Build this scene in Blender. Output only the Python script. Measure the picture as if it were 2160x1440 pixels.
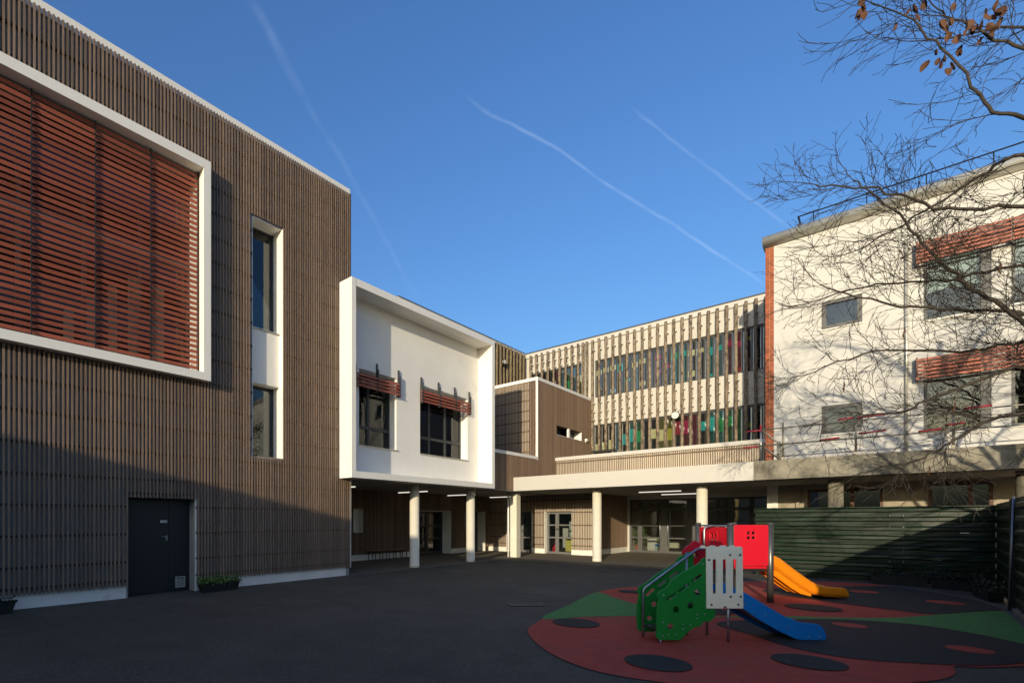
import bpy, bmesh, math, random
from mathutils import Vector, Matrix, Quaternion
random.seed(11)
for o in list(bpy.data.objects): bpy.data.objects.remove(o)
scene = bpy.context.scene
COL = scene.collection
R = math.radians
# ------------------------------------------------------------------ camera
cam_d = bpy.data.cameras.new('camera'); cam = bpy.data.objects.new('camera', cam_d); COL.objects.link(cam)
cam.location = (0, 0, 1.6); cam.rotation_euler = (R(90), 0, R(45))
cam_d.sensor_width = 36; cam_d.lens = 17.683; cam_d.shift_x = .1245; cam_d.shift_y = .1736
cam_d.clip_start = .05; cam_d.clip_end = 2000
scene.camera = cam
# ------------------------------------------------------------------ sun, sky
SUN_DIR = Vector((.2917, -.9565, .179)).normalized()          # towards the sun
world = bpy.data.worlds.new('World'); scene.world = world; world.use_nodes = True
wn = world.node_tree.nodes; wl = world.node_tree.links; wn.clear()
wout = wn.new('ShaderNodeOutputWorld'); bg = wn.new('ShaderNodeBackground')
sky = wn.new('ShaderNodeTexSky'); sky.sky_type = 'NISHITA'; sky.sun_disc = False
sky.sun_elevation = math.asin(SUN_DIR.z); sky.sun_rotation = math.atan2(SUN_DIR.x, SUN_DIR.y)
sky.altitude = 0; sky.air_density = 1.45; sky.dust_density = 3.0; sky.ozone_density = 5.4
bg.inputs['Strength'].default_value = .15
sun_d = bpy.data.lights.new('sun', 'SUN'); sun_d.energy = 2.45; sun_d.angle = R(.5); sun_d.color = (1.0, .85, .60)
sun = bpy.data.objects.new('sun', sun_d); COL.objects.link(sun)
sun.rotation_euler = (-SUN_DIR).to_track_quat('-Z', 'Y').to_euler(); sun.location = (20, -40, 20)
scene.view_settings.view_transform = 'Standard'; scene.view_settings.look = 'None'
scene.view_settings.exposure = .90; scene.view_settings.gamma = 1; scene.view_settings.use_curve_mapping = False
# contrails: thin cloud streaks that are part of the sky
def wmath(op, a, b=None, c=None):
    n = wn.new('ShaderNodeMath'); n.operation = op
    for i, v in enumerate((a, b, c)):
        if v is None: continue
        if isinstance(v, (int, float)): n.inputs[i].default_value = v
        else: wl.new(v, n.inputs[i])
    return n.outputs[0]
def wdot(vec, v):
    n = wn.new('ShaderNodeVectorMath'); n.operation = 'DOT_PRODUCT'; wl.new(vec, n.inputs[0]); n.inputs[1].default_value = v
    return n.outputs['Value']
def wramp(v, a, b, c, d):
    n = wn.new('ShaderNodeMapRange'); n.interpolation_type = 'SMOOTHSTEP'; wl.new(v, n.inputs[0])
    for i, q in enumerate((a, b, c, d)): n.inputs[i + 1].default_value = q
    return n.outputs[0]
wtc = wn.new('ShaderNodeTexCoord'); wdir = wtc.outputs['Generated']
nz = wn.new('ShaderNodeTexNoise'); nz.inputs['Scale'].default_value = 22; nz.inputs['Detail'].default_value = 5; wl.new(wdir, nz.inputs['Vector'])
nz2 = wn.new('ShaderNodeTexNoise'); nz2.inputs['Scale'].default_value = 7; nz2.inputs['Detail'].default_value = 3; wl.new(wdir, nz2.inputs['Vector'])
trail = None
for a, b, wdt, amp in (((-.614, .3533, .7059), (-.6229, .45, .6399), .010, .45), ((-.6229, .45, .6399), (-.6001, .6966, .3932), .008, .26),
                       ((-.4432, .6353, .6325), (-.1278, .9274, .3516), .0036, .9), ((-.2568, .7676, .5872), (-.0978, .9049, .4143), .0034, .6)):
    A, B = Vector(a), Vector(b); n = A.cross(B).normalized(); mid = (A + B).normalized(); tan = n.cross(mid).normalized()
    half = math.acos(max(-1, min(1, A.dot(B)))) / 2
    off = wmath('MULTIPLY', wmath('SUBTRACT', nz2.outputs['Fac'], .5), .022)
    dist = wmath('ABSOLUTE', wmath('ADD', wdot(wdir, n), off))
    core = wramp(dist, 0, wdt, 1, 0)
    along = wramp(wmath('ABSOLUTE', wdot(wdir, tan)), half * .80, half * 1.10, 1, 0)
    front = wmath('GREATER_THAN', wdot(wdir, mid), .3)
    patch = wramp(nz.outputs['Fac'], .32, .62, .35, 1)
    m = wmath('MULTIPLY', wmath('MULTIPLY', wmath('MULTIPLY', core, along), wmath('MULTIPLY', front, patch)), amp)
    trail = m if trail is None else wmath('MAXIMUM', trail, m)
mixc = wn.new('ShaderNodeMix'); mixc.data_type = 'RGBA'
wl.new(wmath('MULTIPLY', trail, .075), mixc.inputs['Factor'])
hs = wn.new('ShaderNodeHueSaturation'); hs.inputs['Saturation'].default_value = 1.05; hs.inputs['Hue'].default_value = .511; wl.new(sky.outputs[0], hs.inputs['Color']); wl.new(hs.outputs[0], mixc.inputs['A']); mixc.inputs['B'].default_value = (5.6, 6.3, 6.9, 1)
wl.new(mixc.outputs['Result'], bg.inputs['Color']); wl.new(bg.outputs[0], wout.inputs['Surface'])

# ------------------------------------------------------------------ materials
def mat(name, col, rough=.6, metal=0.0, var=.10, scale=6.0, stretch=(1, 1, 1), bump=0.0, bscale=60.0, rnd=0.0, spec=.5, detail=5, dark=None, coords='Object', grain=None):
    m = bpy.data.materials.new(name); m.use_nodes = True; nt = m.node_tree; ns = nt.nodes; ls = nt.links
    p = ns['Principled BSDF']; p.inputs['Roughness'].default_value = rough; p.inputs['Metallic'].default_value = metal
    p.inputs['Specular IOR Level'].default_value = spec
    tc = ns.new('ShaderNodeTexCoord'); mp = ns.new('ShaderNodeMapping'); mp.inputs['Scale'].default_value = stretch
    ls.new(tc.outputs[coords], mp.inputs['Vector'])
    if rnd or True:
        oi = ns.new('ShaderNodeObjectInfo')
        ad = ns.new('ShaderNodeVectorMath'); ad.operation = 'ADD'; ls.new(mp.outputs[0], ad.inputs[0])
        sc = ns.new('ShaderNodeVectorMath'); sc.operation = 'SCALE'; sc.inputs[0].default_value = (37, 91, 53); ls.new(oi.outputs['Random'], sc.inputs['Scale'])
        ls.new(sc.outputs[0], ad.inputs[1]); vec = ad.outputs[0]
    nz = ns.new('ShaderNodeTexNoise'); nz.inputs['Scale'].default_value = scale; nz.inputs['Detail'].default_value = detail; nz.inputs['Roughness'].default_value = .6
    ls.new(vec, nz.inputs['Vector'])
    rmp = ns.new('ShaderNodeMapRange'); rmp.inputs[1].default_value = .3; rmp.inputs[2].default_value = .7
    rmp.inputs[3].default_value = 1 - var; rmp.inputs[4].default_value = 1 + var; ls.new(nz.outputs['Fac'], rmp.inputs[0])
    val = rmp.outputs[0]
    if rnd:
        r2 = ns.new('ShaderNodeMapRange'); r2.inputs[3].default_value = 1 - rnd; r2.inputs[4].default_value = 1 + rnd; ls.new(oi.outputs['Random'], r2.inputs[0])
        mm = ns.new('ShaderNodeMath'); mm.operation = 'MULTIPLY'; ls.new(val, mm.inputs[0]); ls.new(r2.outputs[0], mm.inputs[1]); val = mm.outputs[0]
    cs = ns.new('ShaderNodeVectorMath'); cs.operation = 'SCALE'; cs.inputs[0].default_value = col[:3]; ls.new(val, cs.inputs['Scale'])
    outc = cs.outputs[0]
    if dark:                                              # stains: (colour, scale, lo, hi)
        n3 = ns.new('ShaderNodeTexNoise'); n3.inputs['Scale'].default_value = dark[1]; n3.inputs['Detail'].default_value = 8; n3.inputs['Roughness'].default_value = .65; ls.new(vec, n3.inputs['Vector'])
        r3 = ns.new('ShaderNodeMapRange'); r3.inputs[1].default_value = dark[2]; r3.inputs[2].default_value = dark[3]; ls.new(n3.outputs['Fac'], r3.inputs[0])
        mx = ns.new('ShaderNodeMix'); mx.data_type = 'RGBA'; ls.new(r3.outputs[0], mx.inputs['Factor']); ls.new(outc, mx.inputs['A']); mx.inputs['B'].default_value = (*dark[0], 1)
        outc = mx.outputs['Result']
    if grain:                                             # (scale, amount): fine aggregate
        ng = ns.new('ShaderNodeTexNoise'); ng.inputs['Scale'].default_value = grain[0]; ng.inputs['Detail'].default_value = 3; ng.inputs['Roughness'].default_value = .7; ls.new(vec, ng.inputs['Vector'])
        rg = ns.new('ShaderNodeMapRange'); rg.inputs[1].default_value = .36; rg.inputs[2].default_value = .66; rg.inputs[3].default_value = 1 - grain[1]; rg.inputs[4].default_value = 1 + grain[1]; ls.new(ng.outputs['Fac'], rg.inputs[0])
        sg = ns.new('ShaderNodeVectorMath'); sg.operation = 'SCALE'; ls.new(outc, sg.inputs[0]); ls.new(rg.outputs[0], sg.inputs['Scale']); outc = sg.outputs[0]
    ls.new(outc, p.inputs['Base Color'])
    if bump:
        nb = ns.new('ShaderNodeTexNoise'); nb.inputs['Scale'].default_value = bscale; nb.inputs['Detail'].default_value = 4; ls.new(vec, nb.inputs['Vector'])
        b = ns.new('ShaderNodeBump'); b.inputs['Strength'].default_value = bump; b.inputs['Distance'].default_value = .01; ls.new(nb.outputs['Fac'], b.inputs['Height']); ls.new(b.outputs[0], p.inputs['Normal'])
    return m
def glass_mat(name, tint=(.75, .8, .8), ior=1.55, boost=1.0):
    m = bpy.data.materials.new(name); m.use_nodes = True; ns = m.node_tree.nodes; ls = m.node_tree.links; ns.clear()
    o = ns.new('ShaderNodeOutputMaterial'); t = ns.new('ShaderNodeBsdfTransparent'); g = ns.new('ShaderNodeBsdfGlossy'); mx = ns.new('ShaderNodeMixShader'); f = ns.new('ShaderNodeFresnel')
    f.inputs['IOR'].default_value = ior; t.inputs['Color'].default_value = (*tint, 1); g.inputs['Roughness'].default_value = .015; g.inputs['Color'].default_value = (.9, .93, .95, 1)
    tc = ns.new('ShaderNodeTexCoord'); nb = ns.new('ShaderNodeTexNoise'); nb.inputs['Scale'].default_value = 1.2; ls.new(tc.outputs['Object'], nb.inputs['Vector'])
    b = ns.new('ShaderNodeBump'); b.inputs['Strength'].default_value = .04; b.inputs['Distance'].default_value = .05; ls.new(nb.outputs['Fac'], b.inputs['Height']); ls.new(b.outputs[0], g.inputs['Normal'])
    mu = ns.new('ShaderNodeMath'); mu.operation = 'MULTIPLY'; mu.use_clamp = True; mu.inputs[1].default_value = boost; ls.new(f.outputs[0], mu.inputs[0])
    ls.new(mu.outputs[0], mx.inputs[0]); ls.new(t.outputs[0], mx.inputs[1]); ls.new(g.outputs[0], mx.inputs[2]); ls.new(mx.outputs[0], o.inputs['Surface'])
    return m
M = {}
M['slat'] = mat('weathered_slat_wood', (.195, .132, .090), .75, var=.26, scale=3, stretch=(14, 14, 1.0), rnd=.26, bump=.3, bscale=40)
M['board'] = mat('brown_board_wood', (.20, .13, .085), .75, var=.2, scale=3, stretch=(14, 14, 1.2), rnd=.2, bump=.25, bscale=40)
M['batten'] = mat('dark_batten_wood', (.05, .038, .03), .8, var=.2)
M['backing'] = mat('grey_backing_board', (.30, .285, .265), .8, var=.10, scale=2)
M['backing_dark'] = mat('brown_backing_board', (.075, .055, .045), .8, var=.1)
M['backing_light'] = mat('pale_backing_board', (.62, .57, .48), .8, var=.06)
M['white'] = mat('white_coated_panel', (.80, .78, .73), .5, var=.025, scale=.7, bump=.03, bscale=120)
M['render'] = mat('white_render', (.80, .78, .73), .85, var=.045, scale=.9, bump=.12, bscale=160, dark=((.62, .60, .55), .5, .62, .85))
M['render_cream'] = mat('cream_white_render', (.535, .525, .495), .85, var=.045, scale=.9, bump=.12, bscale=160, dark=((.46, .445, .41), .5, .60, .85))
M['plinth'] = mat('painted_plinth', (.74, .71, .65), .7, var=.06, scale=2, bump=.1, bscale=80, dark=((.45, .43, .40), 1.7, .60, .78))
M['cream'] = mat('cream_panel', (.505, .487, .45), .6, var=.03, scale=1.2)
M['dim_render'] = mat('shaded_cream_render', (.33, .29, .22), .85, var=.1, scale=1.5, bump=.15)  # cream render with the deep shade under the beam put into its colour
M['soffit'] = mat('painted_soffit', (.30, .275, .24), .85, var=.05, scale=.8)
M['concrete'] = mat('old_concrete', (.255, .235, .185), .9, var=.2, scale=2.6, bump=.35, bscale=30, dark=((.085, .078, .06), 1.5, .42, .66))
M['column'] = mat('painted_concrete_column', (.70, .66, .55), .75, var=.05, scale=3, bump=.08, bscale=70)
M['red_louvre'] = mat('red_brown_louvre', (.33, .088, .052), .6, var=.2, scale=4, stretch=(1, 8, 8), rnd=.22)
M['orange_louvre'] = mat('orange_red_louvre', (.30, .082, .045), .6, var=.18, scale=4, stretch=(1, 8, 8), rnd=.18)
M['anthracite'] = mat('anthracite_frame', (.028, .032, .037), .45, var=.05)
M['door'] = mat('blue_grey_door', (.0125, .0145, .0165), .45, var=.06, scale=2)
M['grey_frame'] = mat('grey_window_frame', (.075, .075, .072), .5, var=.04)
M['mid_frame'] = mat('mid_grey_frame', (.13, .13, .13), .5, var=.04)
M['black'] = mat('black_steel', (.012, .012, .013), .5, var=.05)
M['zinc'] = mat('zinc_metal', (.54, .52, .45), .34, metal=.45, var=.08, scale=2)
M['galv'] = mat('galvanised_steel', (.33, .35, .38), .4, metal=.85, var=.18, scale=18)
M['brushed'] = mat('brushed_dark_steel', (.13, .13, .125), .38, metal=.7, var=.08, scale=12)
M['scaf'] = mat('scaffold_tube', (.26, .245, .20), .55, metal=.55, var=.25, scale=14)
M['red_sleeve'] = mat('red_rail_sleeve', (.30, .02, .035), .5, var=.1)
M['brick'] = mat('orange_red_brick', (.30, .068, .026), .8, var=.14, scale=9, rnd=.2, bump=.3, bscale=50)
M['mortar'] = mat('brick_mortar', (.36, .25, .16), .9, var=.1)
M['roofing'] = mat('roof_membrane', (.06, .065, .075), .8, var=.1)
M['roof_edge'] = mat('dark_roof_edge', (.045, .048, .058), .5, var=.05)
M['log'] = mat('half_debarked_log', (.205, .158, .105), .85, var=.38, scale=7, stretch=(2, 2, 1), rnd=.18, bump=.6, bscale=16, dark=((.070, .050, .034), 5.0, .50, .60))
M['log_shade'] = mat('shaded_log', (.165, .125, .07), .85, var=.3, scale=5, stretch=(3, 3, 1), rnd=.15, bump=.5, bscale=16, dark=((.05, .036, .022), 6, .54, .64))  # darker copy of the log wood, shade of the rear wing in the colour
M['interior'] = mat('room_wall_paint', (.52, .47, .37), .9, var=.05)
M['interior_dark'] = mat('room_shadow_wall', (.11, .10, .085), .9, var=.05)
M['blind'] = mat('pale_roller_blind', (.36, .41, .39), .8, var=.04)
M['curtain'] = mat('cream_curtain', (.72, .66, .50), .85, var=.06)
M['glass'] = glass_mat('window_glass', (.82, .85, .84), 1.5, 1.2)
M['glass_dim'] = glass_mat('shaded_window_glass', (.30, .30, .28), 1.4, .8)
M['glass_thin'] = glass_mat('louvre_window_glass', (.85, .86, .84), 1.4, .8)
M['glass_dark'] = glass_mat('tinted_window_glass', (.34, .38, .40), 1.6, 1.6)
M['asphalt'] = mat('asphalt', (.066, .055, .039), .85, var=.2, scale=1.6, bump=.9, bscale=80, detail=14, dark=((.100, .085, .062), .45, .45, .75), grain=(38, .42))
M['paving'] = mat('covered_paving', (.135, .112, .080), .85, var=.16, scale=2.5, bump=.3, bscale=120, detail=8, grain=(45, .25))
M['joint'] = mat('paving_joint', (.15, .15, .14), .85, var=.15)
M['strip'] = mat('concrete_edge', (.085, .085, .085), .9, var=.15, scale=5, bump=.3)
M['rub_red'] = mat('red_rubber', (.42, .050, .028), .9, var=.14, scale=6, bump=.5, bscale=120, detail=10, dark=((.33, .070, .046), 1.5, .48, .75), grain=(75, .24))
M['rub_black'] = mat('black_rubber', (.023, .0215, .0185), .9, var=.15, scale=6, bump=.5, bscale=120, grain=(75, .4))
M['rub_green'] = mat('green_rubber', (.066, .225, .050), .9, var=.14, scale=6, bump=.5, bscale=120, detail=10, dark=((.085, .20, .075), 1.6, .5, .75), grain=(75, .24))
M['hoard'] = mat('dark_green_sheet_metal', (.0036, .0145, .0052), .36, var=.35, scale=2.5, stretch=(1, 1, 1), spec=.3, dark=((.012, .024, .014), 3.5, .64, .84))
M['pl_red'] = mat('red_plastic_panel', (.58, .006, .020), .45, var=.03)
M['pl_green'] = mat('green_plastic_panel', (.008, .21, .028), .45, var=.05)
M['pl_blue'] = mat('blue_plastic_panel', (.008, .19, .56), .42, var=.04)
M['pl_white'] = mat('cream_plastic_panel', (.90, .84, .63), .5, var=.05, scale=3)
M['pl_orange'] = mat('orange_plastic', (.74, .225, .006), .38, var=.03)
M['soil'] = mat('dark_soil', (.02, .015, .01), .95, var=.3)
M['trough'] = mat('dark_plastic_trough', (.010, .014, .012), .5, var=.1)
M['leaf'] = mat('small_green_leaf', (.10, .17, .03), .6, var=.35, scale=9, rnd=.2)
M['leaf_dark'] = mat('dark_olive_leaf', (.028, .034, .012), .65, var=.35, scale=9, rnd=.2)
M['dead_leaf'] = mat('dry_brown_leaf', (.085, .036, .016), .8, var=.3, scale=20, rnd=.25)
M['straw'] = mat('pale_dry_leaf', (.24, .17, .09), .8, var=.2, scale=30)
M['bark'] = mat('grey_brown_bark', (.042, .033, .025), .9, var=.3, scale=9, bump=.5, bscale=30)
M['twig'] = mat('dark_twig_bark', (.032, .025, .019), .9, var=.25, scale=9)
M['lamp_white'] = mat('opal_lamp_glass', (.75, .72, .62), .4, var=.02)
M['blue_chair'] = mat('blue_chair_plastic', (.05, .24, .55), .5, var=.05)
M['yellow'] = mat('yellow_cabinet_paint', (.50, .42, .10), .6, var=.05)
M['terracotta'] = mat('red_flower_pot', (.45, .07, .03), .6, var=.08)
M['red_bag'] = mat('red_cloth', (.45, .01, .03), .8, var=.1)
m = bpy.data.materials.new('lit_tube'); m.use_nodes = True; p = m.node_tree.nodes['Principled BSDF']
p.inputs['Base Color'].default_value = (.9, .9, .85, 1); p.inputs['Emission Color'].default_value = (1, .93, .80, 1); p.inputs['Emission Strength'].default_value = .5; M['tube'] = m

# ------------------------------------------------------------------ builders
WORLD = {}
class MB:
    def __init__(s): s.v = []; s.f = []; s.m = []; s.mi = 0; s.sm = []
    def box(s, x0, x1, y0, y1, z0, z1):
        b = len(s.v)
        s.v += [(x0, y0, z0), (x1, y0, z0), (x1, y1, z0), (x0, y1, z0), (x0, y0, z1), (x1, y0, z1), (x1, y1, z1), (x0, y1, z1)]
        for q in ((3, 2, 1, 0), (4, 5, 6, 7), (0, 1, 5, 4), (1, 2, 6, 5), (2, 3, 7, 6), (3, 0, 4, 7)): s.f.append(tuple(b + i for i in q)); s.m.append(s.mi); s.sm.append(False)
        return s
    def poly(s, pts):
        b = len(s.v); s.v += [tuple(p) for p in pts]; s.f.append(tuple(range(b, b + len(pts)))); s.m.append(s.mi); s.sm.append(False); return s
    def prism(s, pts, vec):
        b = len(s.v); n = len(pts); vec = Vector(vec)
        s.v += [tuple(p) for p in pts] + [tuple(Vector(p) + vec) for p in pts]
        s.f.append(tuple(range(b + n - 1, b - 1, -1))); s.f.append(tuple(range(b + n, b + 2 * n)))
        for i in range(n): j = (i + 1) % n; s.f.append((b + i, b + j, b + n + j, b + n + i))
        s.m += [s.mi] * (n + 2); s.sm += [False] * (n + 2); return s
    def tube(s, pts, rad, n=8, cap=True, smooth=True):
        pts = [Vector(p) for p in pts]
        if not isinstance(rad, (list, tuple)): rad = [rad] * len(pts)
        base = len(s.v); up = None
        for i, p in enumerate(pts):
            t = (pts[min(i + 1, len(pts) - 1)] - pts[max(i - 1, 0)])
            t = t.normalized() if t.length > 1e-9 else Vector((0, 0, 1))
            if up is None: up = t.orthogonal().normalized()
            up = (up - t * up.dot(t)); up = up.normalized() if up.length > 1e-6 else t.orthogonal().normalized()
            w = t.cross(up)
            for k in range(n):
                a = 2 * math.pi * k / n; q = p + (up * math.cos(a) + w * math.sin(a)) * rad[i]; s.v.append((q.x, q.y, q.z))
        for i in range(len(pts) - 1):
            for k in range(n):
                a = base + i * n + k; b = base + i * n + (k + 1) % n
                s.f.append((a, b, b + n, a + n)); s.m.append(s.mi); s.sm.append(smooth)
        if cap:
            s.f.append(tuple(base + k for k in range(n - 1, -1, -1))); e = base + (len(pts) - 1) * n
            s.f.append(tuple(e + k for k in range(n))); s.m += [s.mi] * 2; s.sm += [False] * 2
        return s
    def mesh(s, name, mats):
        me = bpy.data.meshes.new(name); me.from_pydata(s.v, [], s.f)
        for q in (mats if isinstance(mats, (list, tuple)) else [mats]): me.materials.append(q)
        me.polygons.foreach_set('material_index', s.m); me.polygons.foreach_set('use_smooth', s.sm); me.update(); return me
def place(o, parent, loc):
    COL.objects.link(o); WORLD[o] = Vector(loc)
    if parent is not None: o.parent = parent; o.location = Vector(loc) - WORLD[parent]
    else: o.location = loc
    return o
def obj(name, mb, m, parent=None, loc=(0, 0, 0), kind=None, label=None):
    me = mb if isinstance(mb, bpy.types.Mesh) else mb.mesh(name, m)
    o = bpy.data.objects.new(name, me); place(o, parent, loc)
    if kind: o['kind'] = kind
    if label: o['label'] = label
    return o
def tag(o, label, cat=None, group=None, kind=None):
    o['label'] = label
    if cat: o['category'] = cat
    if group: o['group'] = group
    if kind: o['kind'] = kind
    return o
def thing(name, label, cat, loc=(0, 0, 0), group=None):
    o = bpy.data.objects.new(name, None); o.empty_display_size = .3; place(o, None, loc); return tag(o, label, cat, group)
CACHE = {}
def bx(name, parent, m, x0, x1, y0, y1, z0, z1, bev=0.0, label=None):
    dx, dy, dz = round(abs(x1 - x0), 4), round(abs(y1 - y0), 4), round(abs(z1 - z0), 4)
    key = (dx, dy, dz, m.name, bev)
    if key not in CACHE:
        me = MB().box(-dx / 2, dx / 2, -dy / 2, dy / 2, -dz / 2, dz / 2).mesh(name, m)
        if bev:
            b = bmesh.new(); b.from_mesh(me); bmesh.ops.bevel(b, geom=b.edges[:], offset=bev, segments=1, affect='EDGES'); b.to_mesh(me); b.free()
        CACHE[key] = me
    return obj(name, CACHE[key], None, parent, ((x0 + x1) / 2, (y0 + y1) / 2, (z0 + z1) / 2), label=label)
def wall(axis, front, t, u0, u1, z0, z1, holes):
    """slab with rectangular openings and their reveals; axis X faces +X, axis Y faces -Y"""
    us = sorted({u0, u1, *[h[0] for h in holes], *[h[1] for h in holes]}); us = [u for u in us if u0 <= u <= u1]
    zs = sorted({z0, z1, *[h[2] for h in holes], *[h[3] for h in holes]}); zs = [z for z in zs if z0 <= z <= z1]
    def solid(i, k):
        if i < 0 or k < 0 or i >= len(us) - 1 or k >= len(zs) - 1: return False
        u = (us[i] + us[i + 1]) / 2; z = (zs[k] + zs[k + 1]) / 2
        return not any(h[0] < u < h[1] and h[2] < z < h[3] for h in holes)
    mb = MB(); back = front - t if axis == 'X' else front + t
    def P(d, u, z): return (d, u, z) if axis == 'X' else (u, d, z)
    def q(a, b, c, d): mb.poly((a, b, c, d) if axis == 'X' else (d, c, b, a))
    def q2(a, b, c, d): mb.poly((a, b, c, d))
    for i in range(len(us) - 1):
        for k in range(len(zs) - 1):
            if not solid(i, k): continue
            a, b, c, d = us[i], us[i + 1], zs[k], zs[k + 1]
            if axis == 'X':
                q2(P(front, a, c), P(front, b, c), P(front, b, d), P(front, a, d)); q2(P(back, b, c), P(back, a, c), P(back, a, d), P(back, b, d))
            else:
                q2(P(front, a, c), P(front, b, c), P(front, b, d), P(front, a, d)); q2(P(back, b, c), P(back, a, c), P(back, a, d), P(back, b, d))
            if not solid(i - 1, k): q2(P(front, a, c), P(front, a, d), P(back, a, d), P(back, a, c))
            if not solid(i + 1, k): q2(P(front, b, c), P(back, b, c), P(back, b, d), P(front, b, d))
            if not solid(i, k - 1): q2(P(front, a, c), P(back, a, c), P(back, b, c), P(front, b, c))
            if not solid(i, k + 1): q2(P(front, a, d), P(front, b, d), P(back, b, d), P(back, a, d))
    return mb
def cut(z0, z1, u, holes, pad=0.0):
    segs = [(z0, z1)]
    for h in holes:
        if h[0] - pad < u < h[1] + pad:
            new = []
            for a, b in segs:
                if h[3] <= a or h[2] >= b: new.append((a, b)); continue
                if h[2] > a: new.append((a, h[2]))
                if h[3] < b: new.append((h[3], b))
            segs = new
    return [s for s in segs if s[1] - s[0] > .03]
PITCH = .0747
def slats(parent, axis, front, u0, u1, zspan, holes, m, w=.034, d=.027, jitter=.0, limit=None):
    n = int((u1 - u0) / PITCH); c = 0
    for i in range(n + 1):
        u = u1 - .02 - i * PITCH
        if u < u0: break
        sp = zspan(u) if callable(zspan) else zspan
        for a, b in cut(sp[0], sp[1], u, holes, w / 2):
            if axis == 'X': bx('slat', parent, m, front - d, front, u - w / 2, u + w / 2, a, b)
            else: bx('slat', parent, m, u - w / 2, u + w / 2, front, front + d, a, b)
            c += 1
    return c
def battens(parent, axis, front, u0, u1, rows, holes, m=None, d=.04, h=.045):
    m = m or M['batten']
    for z in rows:
        swap = [(q[2], q[3], q[0], q[1]) for q in holes]
        for a, b in cut(u0, u1, z, swap, h / 2):
            if axis == 'X': bx('batten', parent, m, front - d, front, a, b, z - h / 2, z + h / 2)
            else: bx('batten', parent, m, a, b, front, front + d, z - h / 2, z + h / 2)
def plate(name, outline, holes, origin, ex, th, m, parent, label=None, bevel=.006):
    cu = bpy.data.curves.new(name, 'CURVE'); cu.dimensions = '2D'; cu.fill_mode = 'BOTH'; cu.extrude = th / 2 - bevel; cu.bevel_depth = bevel; cu.bevel_resolution = 1
    for pts in [outline] + holes:
        sp = cu.splines.new('POLY'); sp.points.add(len(pts) - 1)
        for p, (a, b) in zip(sp.points, pts): p.co = (a, b, 0, 1)
        sp.use_cyclic_u = True
    tmp = bpy.data.objects.new('tmp', cu); COL.objects.link(tmp); bpy.context.view_layer.update()
    me = bpy.data.meshes.new_from_object(tmp.evaluated_get(bpy.context.evaluated_depsgraph_get()))
    bpy.data.objects.remove(tmp); me.materials.clear(); me.materials.append(m); me.name = name
    ex = Vector(ex).normalized(); ez = Vector((0, 0, 1)); nn = ex.cross(ez)
    rot = Matrix((ex, ez, nn)).transposed().to_4x4()
    me.transform(rot)
    for f in me.polygons: f.use_smooth = False
    return obj(name, me, None, parent, origin, label=label)
def circ(cx, cy, r, n=14): return [(cx + r * math.cos(2 * math.pi * k / n), cy + r * math.sin(2 * math.pi * k / n)) for k in range(n)]
def flower(cx, cy, r, petals=7, n=42): return [(cx + r * (.86 + .14 * math.cos(petals * 2 * math.pi * k / n)) * math.cos(2 * math.pi * k / n), cy + r * (.86 + .14 * math.cos(petals * 2 * math.pi * k / n)) * math.sin(2 * math.pi * k / n)) for k in range(n)]
def capsule(a, b, r, n=6):
    a, b = Vector(a), Vector(b); t = (b - a).normalized(); an = math.atan2(t.y, t.x); out = []
    for k in range(n + 1): q = an - math.pi / 2 + math.pi * k / n; out.append((b.x + r * math.cos(q), b.y + r * math.sin(q)))
    for k in range(n + 1): q = an + math.pi / 2 + math.pi * k / n; out.append((a.x + r * math.cos(q), a.y + r * math.sin(q)))
    return out
def catmull(pts, closed=False, sub=6):
    P = [Vector(p) for p in pts]; n = len(P); out = []
    for i in range(n if closed else n - 1):
        g = (lambda k: P[k % n]) if closed else (lambda k: P[max(0, min(n - 1, k))])
        a, b, c, d = g(i - 1), g(i), g(i + 1), g(i + 2)
        for k in range(sub):
            t = k / sub; out.append(.5 * ((2 * b) + (c - a) * t + (2 * a - 5 * b + 4 * c - d) * t * t + (3 * b - 3 * c + d - a) * t ** 3))
    if not closed: out.append(P[-1])
    return out
def disc_sheet(name, pts, z, m, parent=None, kind=None):
    return obj(name, MB().poly([(p[0], p[1], z) for p in pts]), m, parent, (0, 0, 0), kind)

# ------------------------------------------------------------------ ground
g = obj('ground', MB().poly([(-400, -400, 0), (400, -400, 0), (400, 400, 0), (-400, 400, 0)]), M['asphalt']); tag(g, 'dark asphalt of the school yard', kind='structure')
pv = obj('covered_paving', MB().poly([(-14.5, 9.4, .004), (-10.87, 9.4, .004), (-10.97, 18.62, .004), (2.4, 18.62, .004), (2.4, 30, .004), (-14.5, 30, .004)]), M['paving']); tag(pv, 'brownish paving under the canopies', kind='structure')
jb = MB().poly([(-10.87, 9.36, .008), (-10.80, 9.36, .008), (-10.90, 18.55, .008), (-10.97, 18.62, .008)]); jb.poly([(-10.97, 18.62, .009), (-10.92, 18.55, .009), (2.4, 18.55, .009), (2.4, 18.62, .009)])
tag(obj('paving_joint', jb, M['joint']), 'pale joint line between asphalt and covered paving', kind='structure')
ps = bpy.data.objects.new('play_surface', None); place(ps, None, (-1.5, 10.5, 0)); tag(ps, 'soft play surface drawn as two red and black ladybirds', kind='structure')
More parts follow.
